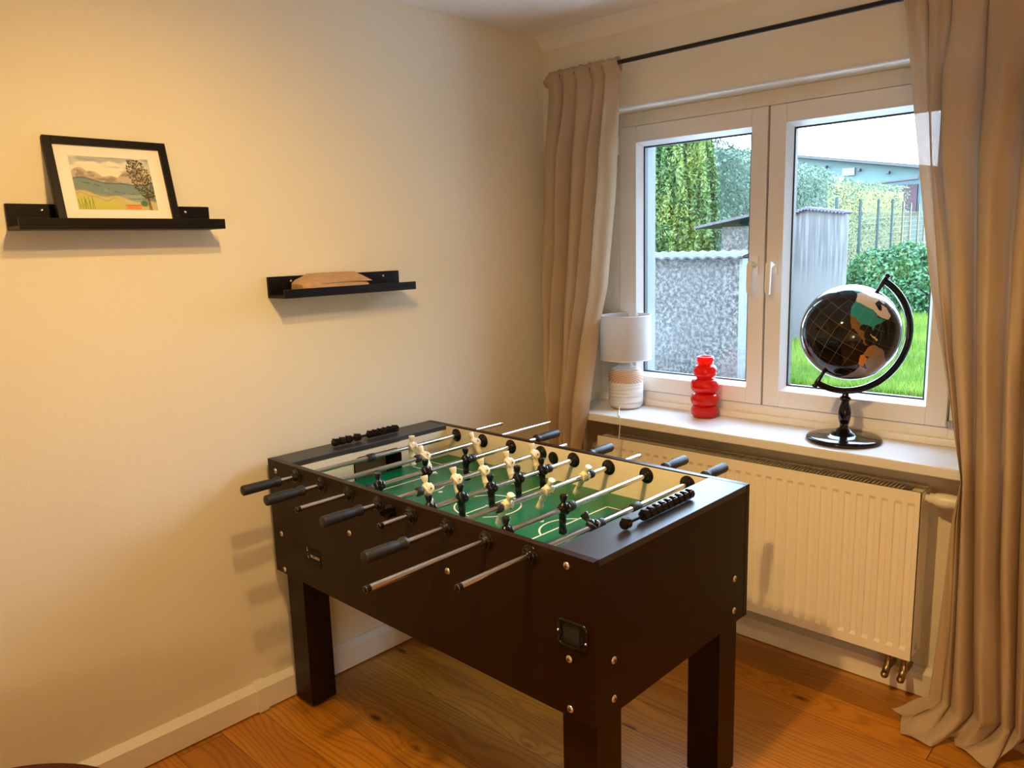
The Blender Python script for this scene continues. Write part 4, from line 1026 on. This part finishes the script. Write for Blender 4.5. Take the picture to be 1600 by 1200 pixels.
# ================================================================== CURTAINS AND ROD
def interp(tab, z):
    zs_ = [t[1] for t in tab]; xs_ = [t[0] for t in tab]
    o_ = np.argsort(zs_); return float(np.interp(z, np.array(zs_)[o_], np.array(xs_)[o_]))
def curtain(name, knots, ytab, yref, kx, amps, label, ztop, zrod, yrod, hem=None, wrap=False, sub=18, nz=110, zbot=0.02):
    rows = []; K = len(knots)
    def row(z):
        ybase = interp(ytab, z); xk = [interp(k_, z)+kx*(yref-ybase) for k_ in knots]; r = []
        for j in range(K-1):
            for s_ in range(sub):
                t = s_/sub; A = amps[j]
                prof_ = math.sin(PI*t)**0.62
                wob = 0.006*math.sin(z*5+j*2.1+t*4)+0.003*math.sin(z*13+j+t*6)
                topf = min(1.0, max(0.35, (ztop-z)/0.35))
                x = xk[j]+(xk[j+1]-xk[j])*(t+0.06*math.sin(2*PI*t)*(1 if j % 2 else -1))
                y = ybase-A*topf*prof_-wob*prof_ + (0.022 if s_ == 0 and j else 0)
                r.append([x, y, z])
        r.append([xk[-1], ybase, z])
        if wrap:
            x0 = r[0][0]; r = [[x0+0.012, -0.012, z], [x0+0.002, ybase*0.45, z], [x0-0.001, ybase*0.8, z]]+r
        return r
    # header: back side of the rod pocket, over the rod, then down
    base = row(ztop-0.03)
    nb = len(base)
    puck = [0.004*math.sin(i*1.9)+0.003*math.sin(i*0.7) for i in range(nb)]
    if wrap: puck = [q_-0.05*max(0.0, 1-i/16.0)**2.2 for i, q_ in enumerate(puck)]
    rows.append([(p[0], yrod+0.024, zrod-0.03) for p in base])
    rows.append([(p[0], yrod+0.022, zrod+0.005+puck[i]) for i, p in enumerate(base)])
    rows.append([(p[0], yrod+0.006, zrod+0.019+puck[i]) for i, p in enumerate(base)])
    rows.append([(p[0], yrod-0.016, zrod+0.014+puck[i]) for i, p in enumerate(base)])
    rows.append([(p[0], (yrod-0.026)*0.6+0.4*p[1], zrod-0.006+min(0.0, puck[i])*0.8) for i, p in enumerate(base)])
    zs_ = np.linspace(ztop-0.055, zbot if hem is None else 0.09, nz)
    for z in zs_: rows.append([tuple(p) for p in row(float(z))])
    if hem is not None:
        last = rows[-1]; n_ = len(last); hp = [Vector((a, b, 0.006)) for a, b in hem]
        seg = [0]
        for i in range(1, len(hp)): seg.append(seg[-1]+(hp[i]-hp[i-1]).length)
        def H_(u):
            d = u*seg[-1]
            for i in range(1, len(hp)):
                if d <= seg[i] or i == len(hp)-1:
                    t = (d-seg[i-1])/max(1e-6, seg[i]-seg[i-1]); return hp[i-1].lerp(hp[i], min(1, t))
        for k_ in range(1, 15):
            w_ = k_/14; r = []
            for i, p in enumerate(last):
                u = i/(n_-1); p = Vector(p); h = H_(u); e = w_**1.15
                q = p.lerp(h, e); z = 0.09*(1-w_)**1.7+0.006+0.020*math.sin(PI*w_)*(0.6+0.5*math.sin(u*31+1.0+w_*3))+0.012*w_*(1+math.sin(u*44+w_*4))*0.5
                r.append((q.x, q.y, z))
            rows.append(r)
    mb = MB(); mb.grid(rows, smooth=True)
    o = mb.build(name, M['curtain']); tag(o, label, 'curtain')
    return o
zrod, yrod = 2.2845, -0.105
kl = [
 [(0.120, 2.29), (0.115, 2.153), (0.098, 1.81), (0.088, 1.534), (0.090, 1.075), (0.128, 0.782), (0.14, 0.0)],
 [(0.205, 2.29), (0.200, 2.15), (0.185, 1.81), (0.150, 1.40), (0.135, 1.0), (0.160, 0.78), (0.17, 0.0)],
 [(0.285, 2.29), (0.272, 2.20), (0.263, 1.821), (0.209, 1.296), (0.180, 0.847), (0.19, 0.0)],
 [(0.365, 2.29), (0.360, 2.212), (0.345, 2.04), (0.319, 1.664), (0.236, 1.016), (0.215, 0.8), (0.21, 0.0)],
 [(0.428, 2.29), (0.426, 2.237), (0.410, 2.042), (0.388, 1.817), (0.334, 1.349), (0.246, 0.90), (0.235, 0.0)],
 [(0.506, 2.29), (0.503, 2.275), (0.493, 2.176), (0.471, 1.785), (0.425, 1.397), (0.388, 1.261), (0.317, 0.864), (0.275, 0.713), (0.27, 0.0)]]
curtain('curtain', kl, [(-0.085, 2.3), (-0.085, 1.5), (-0.12, 1.15), (-0.192, 0.92), (-0.200, 0.0)], -0.10, 0.77, [0.055, 0.085, 0.055, 0.070, 0.050], 'beige linen curtain gathered at the corner, left of the window and the table lamp', 2.30, zrod, yrod, zbot=0.01, wrap=True)
kr = [
 [(1.552, 2.30), (1.555, 2.274), (1.597, 1.955), (1.641, 1.648), (1.677, 1.414), (1.726, 1.198), (1.770, 1.0), (1.800, 0.841), (1.783, 0.712), (1.775, 0.495), (1.764, 0.269), (1.752, 0.082)],
 [(1.615, 2.30), (1.632, 2.04), (1.652, 1.80), (1.676, 1.60), (1.700, 1.414), (1.738, 1.198), (1.782, 0.95), (1.806, 0.84), (1.795, 0.717), (1.800, 0.341), (1.79, 0.08)],
 [(1.684, 2.30), (1.684, 2.191), (1.671, 2.043), (1.687, 1.796), (1.727, 1.511), (1.755, 1.22), (1.812, 0.854), (1.815, 0.717), (1.822, 0.341), (1.82, 0.08)],
 [(1.775, 2.30), (1.775, 2.172), (1.780, 2.025), (1.780, 1.787), (1.801, 1.416), (1.817, 1.177), (1.855, 0.521), (1.880, 0.143), (1.88, 0.08)],
 [(1.893, 2.30), (1.893, 2.032), (1.892, 1.837), (1.889, 1.554), (1.897, 1.231), (1.925, 0.539), (1.963, 0.08)],
 [(1.955, 2.30), (1.94, 1.14), (1.969, 0.553), (1.995, 0.08)],
 [(2.04, 2.30), (2.03, 1.2), (2.03, 0.55), (2.04, 0.08)],
 [(2.12, 2.30), (2.10, 1.2), (2.10, 0.08)],
 [(2.20, 2.30), (2.18, 1.2), (2.17, 0.08)]]
hemR = [(1.655, -0.179), (1.698, -0.215), (1.705, -0.250), (1.721, -0.306), (1.770, -0.318), (1.810, -0.316), (1.838, -0.262), (1.852, -0.218), (1.868, -0.262), (1.915, -0.292), (1.975, -0.318), (1.972, -0.230), (1.985, -0.178), (2.03, -0.180), (2.09, -0.19), (2.17, -0.18)]
curtain('curtain', kr, [(-0.100, 2.3), (-0.105, 1.5), (-0.14, 1.15), (-0.195, 0.90), (-0.190, 0.60), (-0.17, 0.0)], -0.13, 0.22, [0.010, 0.032, 0.066, 0.072, 0.060, 0.065, 0.06, 0.06], 'beige linen curtain right of the window, its hem pooling on the floor', 2.30, zrod, yrod, hem=hemR)
rodt = thing('curtain_rod', (1.2, yrod, zrod), 'thin black metal curtain rod above the window', 'curtain rod')
MB().tube((0.13, yrod, zrod), (2.35, yrod, zrod), 0.0085, n=20).build('rod', M['rodblack'], rodt)
for bx in (0.16, 2.25):
    mb = MB(); mb.tube((bx, yrod+0.006, zrod), (bx, 0.0, zrod), 0.005, n=12); mb.lathe([(0.0, 0), (0.024, 0), (0.024, -0.004), (0.0, -0.005)], (bx, 0.0, zrod), 'y', 20)
    mb.build('bracket', M['rodblack'], rodt)

# ================================================================== POUF in the near left corner
pz = 0.46; pc = Vector((0.549, -2.347, 0))-Vector((F.x, F.y, 0)).normalized()*0.345
pouf = thing('round_pouf', (pc.x, pc.y, 0), 'dark red leather pouf with stitched edge, just peeking in at the bottom left corner', 'pouf')
MB().lathe([(0.0, 0.0), (0.30, 0.0), (0.335, 0.02), (0.350, 0.08), (0.352, 0.22), (0.350, 0.41), (0.345, 0.452), (0.330, 0.472), (0.28, 0.482), (0.15, 0.488), (0.0, 0.490)], (0, 0, 0), 'z', 72).build('cushion', M['redleather'], pouf, loc=(pc.x, pc.y, 0), local=True)
pts = [(pc.x+0.347*math.cos(2*PI*i/72), pc.y+0.347*math.sin(2*PI*i/72), 0.449) for i in range(73)]
MB().sweep(pts, 0.005, n=8).build('piping', M['redleather'], pouf)
mb = MB()
for i in range(160):
    a = 2*PI*i/160; d = Vector((-math.sin(a), math.cos(a), 0))*0.0035; c = Vector((pc.x+0.334*math.cos(a), pc.y+0.334*math.sin(a), 0.4665)); mb.tube(c-d, c+d, 0.0011, n=5)
mb.build('stitching', M['stitch'], pouf)

# ================================================================== ROOM LAMPS (ceiling spots above, added fill lamp behind, out of the frame)
cl = thing('ceiling_spotlight', (1.4, -1.97, H), 'ceiling fixture with three warm spotlights', 'lamp')
MB().lathe([(0.0, 0.0), (0.06, 0.0), (0.058, -0.02), (0.0, -0.024)], (1.4, -1.97, H-0.001), 'z', 32).build('canopy', M['steel'], cl)
for bx, by, bz, aim, pw, ang_ in ((1.51, -1.99, 2.33, (0.0, -1.75, 0.35), SPOT_W, 128), (1.25, -1.94, 2.41, (0.0, -1.75, 0.35), SPOT_W, 128), (1.38, -2.14, 2.35, (1.75, -0.15, -0.1), SPOT_W*2.7, 84)):
    p = Vector((bx, by, bz)); d = (Vector(aim)-p).normalized()
    MB().sweep([(1.4, -1.97, H-0.02), tuple(p-d*0.07+Vector((0, 0, 0.02))), tuple(p-d*0.06)], 0.006, n=8).build('arm', M['steel'], cl)
    MB().tube(p-d*0.08, p-d*0.012, 0.030, 0.042, n=24).build('spot_housing', M['steel'], cl)
    ld = bpy.data.lights.new('spot_bulb', 'SPOT'); ld.energy = pw; ld.color = WARM; ld.spot_size = math.radians(ang_); ld.spot_blend = 1.0; ld.shadow_soft_size = 0.028
    lo_ = bpy.data.objects.new('spot_bulb', ld); COL.objects.link(lo_); lo_.location = p+d*0.02; lo_.rotation_euler = d.to_track_quat('-Z', 'Y').to_euler()
fl = thing('added_fill_lamp', (3.45, -4.0, 0), 'standing lamp with a warm glowing drum shade behind the viewer', 'lamp')  # added as warm fill for the lower walls and floor
MB().lathe([(0.0, 0.0), (0.14, 0.0), (0.14, 0.012), (0.02, 0.02), (0.011, 0.03), (0.011, 0.9), (0.0, 0.9)], (3.45, -4.0, 0), 'z', 32).build('stand', M['steel'], fl)
MB().tube((3.45, -4.0, 0.80), (3.45, -4.0, 1.12), 0.20, 0.17, n=24, caps=False).build('lamp_shade', M['glow'], fl)

# ================================================================== GARDEN
GZ = 0.30
struct(MB().box(-40, 25, 0.40, 60, GZ-0.3, GZ).build('ground', M['soil']))
struct(MB().box(-4, 6, 0.38, 3.3, GZ, GZ+0.02).build('path', plain('added_bounce_slab', (0.68, 0.66, 0.62), 0.8, nscale=5, amt=0.1)))  # unseen pale slab added to bounce skylight up onto the ceiling
def leaves(name, mat, centers, normals, size, label=None, cat=None, kind=None, elong=1.0, tilt=0.9, parent=None, up=0.0):
    n = len(centers); c = np.asarray(centers, np.float64)
    d = rng.normal(size=(n, 3))*tilt+np.asarray(normals); d /= np.linalg.norm(d, axis=1)[:, None]
    a = np.cross(d, rng.normal(size=(n, 3))); a[:, 2] += up*np.abs(rng.normal(size=n)); a -= d*(a*d).sum(1)[:, None]; a /= np.linalg.norm(a, axis=1)[:, None]; b = np.cross(d, a)
    s = size*rng.uniform(0.6, 1.3, n)[:, None]
    V = np.stack([c-a*s*elong, c+b*s*0.5, c+a*s*elong, c-b*s*0.5], 1).reshape(-1, 3)
    if parent is not None: V = V-np.array(parent['w'])
    me = bpy.data.meshes.new(name); me.from_pydata(V.tolist(), [], (np.arange(n)[:, None]*4+np.arange(4)).tolist()); me.materials.append(mat)
    o = bpy.data.objects.new(name, me); COL.objects.link(o)
    if parent is not None: o.parent = parent
    else: tag(o, label, cat, kind=kind)
    return o
def bumpy(p, k=1.0):
    return (np.sin(p[:, 0]*3.1*k+p[:, 2]*1.7*k)+np.sin(p[:, 1]*2.3*k+1.3)*0.8+np.sin(p[:, 2]*5.1*k+p[:, 0]*4.0*k)*0.6)*0.33
# tall clipped hedge, running away along the left of the garden
hl = [(-9.0, 7.8, 3.55), (-4.75, 8.6, 3.45), (-4.30, 9.2, 3.34), (-4.14, 9.8, 3.20), (-4.06, 10.6, 3.10), (-4.15, 12.2, 3.05), (-4.62, 15, 3.03), (-5.30, 19, 3.04), (-5.60, 24, 3.08)]
hg = thing('hedge', (-4.5, 12, GZ), 'tall dense clipped hedge running to the back of the garden, far top sunlit', 'hedge')
core = MB(); cen = []; nor = []
for (x0, y0, z0), (x1, y1, z1) in zip(hl[:-1], hl[1:]):
    dx, dy = x1-x0, y1-y0; L_ = math.hypot(dx, dy); nx, ny = dy/L_, -dx/L_
    ofs = 0.25; w_ = 0.9
    core.add([(x0-nx*ofs, y0-ny*ofs, GZ), (x1-nx*ofs, y1-ny*ofs, GZ), (x1-nx*(ofs+w_), y1-ny*(ofs+w_), GZ), (x0-nx*(ofs+w_), y0-ny*(ofs+w_), GZ),
              (x0-nx*ofs, y0-ny*ofs, z0-0.15), (x1-nx*ofs, y1-ny*ofs, z1-0.15), (x1-nx*(ofs+w_), y1-ny*(ofs+w_), z1-0.15), (x0-nx*(ofs+w_), y0-ny*(ofs+w_), z0-0.15)],
             [(0, 1, 5, 4), (4, 5, 6, 7), (2, 3, 7, 6), (1, 2, 6, 5), (0, 4, 7, 3)])
    m_ = int(L_*2600*(9.0/max(9.0, (y0+y1)/2))**1.2)
    t = rng.random(m_); z = GZ+(z0+(z1-z0)*t-GZ)*rng.random(m_)
    p = np.stack([x0+dx*t, y0+dy*t, z], 1); off = bumpy(p, 1.6)*0.09+rng.normal(size=m_)*0.05-0.06
    rnd = np.clip((z-(z0-0.25))/0.25, 0, 1)**2*0.25
    p[:, 0] += nx*(off-rnd); p[:, 1] += ny*(off-rnd); cen.append(p); nor.append(np.tile([nx, ny, 0.3], (m_, 1)))
    m2 = int(m_*0.30); t = rng.random(m2); dd = rng.random(m2)*(w_+0.2)
    p = np.stack([x0+dx*t-nx*dd, y0+dy*t-ny*dd, z0+(z1-z0)*t+rng.normal(size=m2)*0.025-0.03], 1); p[:, 2] += bumpy(p, 1.3)*0.05; cen.append(p); nor.append(np.tile([0, 0, 1.0], (m2, 1)))
core.build('inner_branches', plain('hedge_inside', (0.035, 0.07, 0.045), 0.9, nscale=8, amt=0.4), hg)
leaves('foliage', M['hedge'], np.concatenate(cen), np.concatenate(nor), 0.034, parent=hg, elong=0.9)
# golden thuja columns
for i, (x, y, top, r, lb) in enumerate(((-3.80, 6.65, 3.25, 0.27, 'yellow-green thuja beside the window edge, leftmost of three'), (-3.46, 6.75, 3.30, 0.24, 'yellow-green thuja, middle of three behind the grey wall'), (-3.17, 6.9, 3.05, 0.19, 'narrow thuja, rightmost of three behind the grey wall'))):
    th = thing('thuja', (x, y, GZ), lb, 'tree', 'thujas behind the grey wall')
    MB().tube((x, y, GZ), (x, y, top-0.5), 0.05, 0.02, n=10).build('trunk', M['lining'], th)
    m_ = 20000; z = GZ+(top-GZ)*rng.random(m_)**0.9; a = rng.random(m_)*2*PI; hh = (z-GZ)/(top-GZ)
    rad_ = r*np.clip((1.06-hh)*3.2, 0.05, 1)**0.6*(1+0.22*np.sin(a*7+z*3)+0.12*np.sin(a*13-z*5))*rng.uniform(0.8, 1.06, m_)
    c_ = np.stack([x+rad_*np.cos(a), y+rad_*np.sin(a), z], 1); nn = np.stack([np.cos(a), np.sin(a), np.full(m_, 0.2)], 1)
    leaves('foliage', M['thuja'], c_, nn, 0.026, parent=th, elong=1.3, tilt=0.9, up=0.6)
# bush on the lawn
bs = thing('leafy_bush', (-1.95, 11.0, GZ), 'bright green leafy bush standing on the lawn behind the globe', 'bush')
cen = []; nor = []
for (bx, by, bz, br) in ((-2.55, 11.0, 0.62, 0.42), (-2.2, 11.1, 0.85, 0.55), (-1.7, 11.1, 0.95, 0.55), (-1.2, 11.2, 0.9, 0.60), (-0.6, 11.4, 0.9, 0.6), (-2.0, 10.8, 0.6, 0.5), (-1.4, 10.8, 0.6, 0.5), (-0.8, 10.9, 0.6, 0.5)):
    m_ = 2600; d = rng.normal(size=(m_, 3)); d /= np.linalg.norm(d, axis=1)[:, None]; d[:, 1] = -np.abs(d[:, 1])*0.9+0.1; 
    rr_ = br*rng.uniform(0.82, 1.05, m_)[:, None]*np.array([1, 1, 0.95]); p = np.array([bx, by, bz])+d*rr_; ok = p[:, 2] > GZ
    cen.append(p[ok]); nor.append(d[ok])
mb = MB()
for (bx, by) in ((-2.4, 11.1), (-2.0, 11.2), (-1.5, 11.1), (-1.0, 11.2)):
    for k_ in range(4):
        a = k_*1.7; mb.sweep([(bx, by, GZ), (bx+0.1*math.cos(a), by+0.1*math.sin(a), 0.6), (bx+0.22*math.cos(a), by+0.2*math.sin(a), 1.0)], [0.02, 0.014, 0.006], n=6)
mb.build('stems', M['lining'], bs)
leaves('foliage', M['bush'], np.concatenate(cen), np.concatenate(nor), 0.040, parent=bs, elong=1.0)
# grass blades
m_ = 90000; yy = 3.6+9.4*rng.random(m_)**1.5; xx = 0.75-0.22*(yy-3.6)-rng.random(m_)*(1.7+0.10*(yy-3.6))
ok_ = ~((xx < -0.75) & (yy < 4.05)) & ~((xx < -1.03) & (yy > 6.4) & (yy < 6.7)) & ~((yy > 10.35) & (xx < -0.2)); xx = xx[ok_]; yy = yy[ok_]; m_ = len(xx)
P0 = np.stack([xx, yy, np.full(m_, GZ)], 1); hgt = rng.uniform(0.05, 0.15, m_); wd_ = rng.uniform(0.004, 0.009, m_); an = rng.random(m_)*2*PI; ln = rng.normal(size=(m_, 2))*0.035
V = np.stack([P0-np.stack([np.cos(an)*wd_, np.sin(an)*wd_, 0*an], 1), P0+np.stack([np.cos(an)*wd_, np.sin(an)*wd_, 0*an], 1), P0+np.stack([ln[:, 0], ln[:, 1], hgt], 1)], 1).reshape(-1, 3)
me = bpy.data.meshes.new('grass'); me.from_pydata(V.tolist(), [], (np.arange(m_)[:, None]*3+np.arange(3)).tolist()); me.materials.append(M['grass'])
o = bpy.data.objects.new('grass', me); COL.objects.link(o); tag(o, 'bright green grass of the lawn outside the window', 'grass', kind='stuff')
# grey roughcast wall with corrugated coping
gw = thing('garden_wall', (-1.6, 3.75, GZ), 'grey roughcast wall with corrugated tile coping, close outside the left pane', 'wall')
MB().box(-3.2, -0.83, 3.5, 3.95, GZ-0.1, 1.425).build('masonry', M['roughcast'], gw, loc=(-1.6, 3.5, GZ))
MB().box(-0.83, -0.80, 3.5, 3.95, GZ-0.1, 1.425).build('end_face', M['concrete_end'], gw)
mb = MB(); rows = []
for y, dz in ((3.44, 0.0), (3.72, 0.05), (4.0, 0.0)):
    rows.append([(x, y, 1.428+dz+0.013*abs(math.sin((x)*PI/0.105))*1.6) for x in np.arange(-3.2, -0.775, 0.0137)])
mb.grid(rows); mb.grid([[(a, b, c-0.016) for a, b, c in r] for r in rows], flip=True)
mb.grid([rows[0], [(a, b, c-0.016) for a, b, c in rows[0]]], flip=True)
mb.build('coping', M['tile'], gw)
# streaked screen wall
sw = thing('screen_wall', (-1.35, 6.5, GZ), 'tall pale streaked wall with scalloped purple-grey cap, in the middle of the right pane', 'wall')
mb = MB(); tz = lambda x: 1.945-abs(x+1.52)*(0.30 if x < -1.52 else 0.15)
xs_ = np.linspace(-1.95, -1.075, 40)
vs = [(float(x), y, z) for x in xs_ for (y, z) in ((6.5, GZ), (6.5, tz(x)-0.03), (6.62, tz(x)-0.03), (6.62, GZ))]
mb.add(vs, [(4*i+k_, 4*(i+1)+k_, 4*(i+1)+k_+1, 4*i+k_+1) for i in range(39) for k_ in range(3)]+[(0, 1, 2, 3), (156+3, 156+2, 156+1, 156)])
mb.build('masonry', M['streak'], sw)
mb = MB()
for i in range(22):
    x = -1.94+i*0.041; mb.tube((x, 6.44, tz(x)-0.012), (x, 6.68, tz(x)-0.012), 0.019, n=10)
mb.build('coping', plain('purple_grey_tile', (0.06, 0.055, 0.08), 0.7, nscale=30, amt=0.3), sw)
# shed behind the grey wall
sh_ = thing('garden_shed', (-1.7, 6.1, GZ), 'small white shed with a sloping dark roof behind the grey wall', 'shed')
MB().box(-2.36, -1.90, 6.0, 6.9, GZ, 1.745).build('shed_wall', M['roughcast'], sh_)
mb = MB(); mb.add([(-2.66, 5.85, 1.735), (-1.86, 5.85, 1.862), (-1.86, 7.0, 1.862), (-2.66, 7.0, 1.735), (-2.66, 5.85, 1.765), (-1.86, 5.85, 1.892), (-1.86, 7.0, 1.892), (-2.66, 7.0, 1.765)], [(0, 3, 2, 1), (4, 5, 6, 7), (0, 1, 5, 4), (1, 2, 6, 5), (2, 3, 7, 6), (3, 0, 4, 7)])
mb.build('roof', M['roof'], sh_)
# mesh fence
fn = thing('wire_fence', (-3.6, 15, GZ), 'green wire mesh fence on thin posts in front of the far hedge', 'fence')
FP = [(-2.72, 10.5, 2.24, 2.00), (-2.87, 12.0, 2.25, 2.03), (-3.23, 14.0, 2.31, 2.07), (-3.60, 16.0, 2.40, 2.12), (-3.99, 18.0, 2.41, 2.16), (-4.42, 20.0, 2.44, 2.21), (-4.80, 22.0, 2.49, 2.25), (-5.20, 24.0, 2.50, 2.30)]
for x, y, zt_, zm in FP:
    MB().tube((x, y, GZ), (x, y, zt_), 0.026, n=8).build('fence_post', M['fence'], fn)
mb = MB()
for (xa, ya, _, za1), (xb, yb, _, zb1) in zip(FP[:-1], FP[1:]):
    for k_ in range(16):
        t = k_/15; mb.tube((xa, ya, GZ+0.1+t*(za1-GZ-0.1)), (xb, yb, GZ+0.1+t*(zb1-GZ-0.1)), 0.0032, n=4)
    for k_ in range(24):
        t = k_/24; x = xa+(xb-xa)*t; y = ya+(yb-ya)*t; mb.tube((x, y, GZ), (x, y, za1+(zb1-za1)*t), 0.0024, n=4)
mb.build('wire_mesh', M['fence'], fn)
# pale building beyond
bd = thing('building', (-9, 33, GZ), 'pale teal building with a long low roofline beyond the hedge', 'building')
mb = MB(); mb.add([(-22, 31.5, GZ), (-5.0, 31.5, GZ), (-5.0, 38, GZ), (-22, 38, GZ), (-22, 31.5, 6.75), (-5.0, 31.5, 3.75), (-5.0, 38, 3.75), (-22, 38, 6.75)], [(0, 3, 2, 1), (0, 1, 5, 4), (1, 2, 6, 5), (2, 3, 7, 6), (3, 0, 4, 7), (4, 5, 6, 7)])
mb.build('facade', M['teal'], bd)
mb = MB(); mb.add([(-22, 31.1, 6.75), (-4.8, 31.1, 3.72), (-4.8, 38, 3.72), (-22, 38, 6.75), (-22, 31.1, 6.87), (-4.8, 31.1, 3.84), (-4.8, 38, 3.84), (-22, 38, 6.87)], [(0, 3, 2, 1), (4, 5, 6, 7), (0, 1, 5, 4), (1, 2, 6, 5), (2, 3, 7, 6), (3, 0, 4, 7)])
mb.build('roof_edge', M['roof'], bd)
for x in (-11.3, -9.9, -8.75, -7.55):
    z = 3.75+(-5.0-x)*3.0/17-0.28; MB().box(x-0.05, x+0.05, 31.25, 31.5, z-0.05, z+0.05).build('eaves_bracket', M['roof'], bd)
z = 3.75+(-5+10.5)*3.0/17-0.42; MB().box(-10.6, -10.1, 31.38, 31.5, z-0.15, z+0.15).build('vent_panel', M['ext'], bd)
mb = MB(); mb.box(-8.68, -7.62, 31.36, 31.5, 2.4, 3.60); mb.build('dark_window', M['banner'], bd)
MB().tube((-9.2, 31.2, 3.72), (-7.55, 31.2, 3.80), 0.05, n=8).build('awning_rail', M['roof'], bd)
# unseen block added on the right to keep sun off lawn and near hedge
nb = thing('added_shade_block', (15, 15.0, GZ), 'unseen block added right of the garden to shade it from the sun', 'building')
MB().box(12.0, 18.0, 6.0, 25.0, GZ, 7.6).build('shade_block_body', M['ext'], nb)

for o in bpy.data.objects:
    if 'w' in o: del o['w']
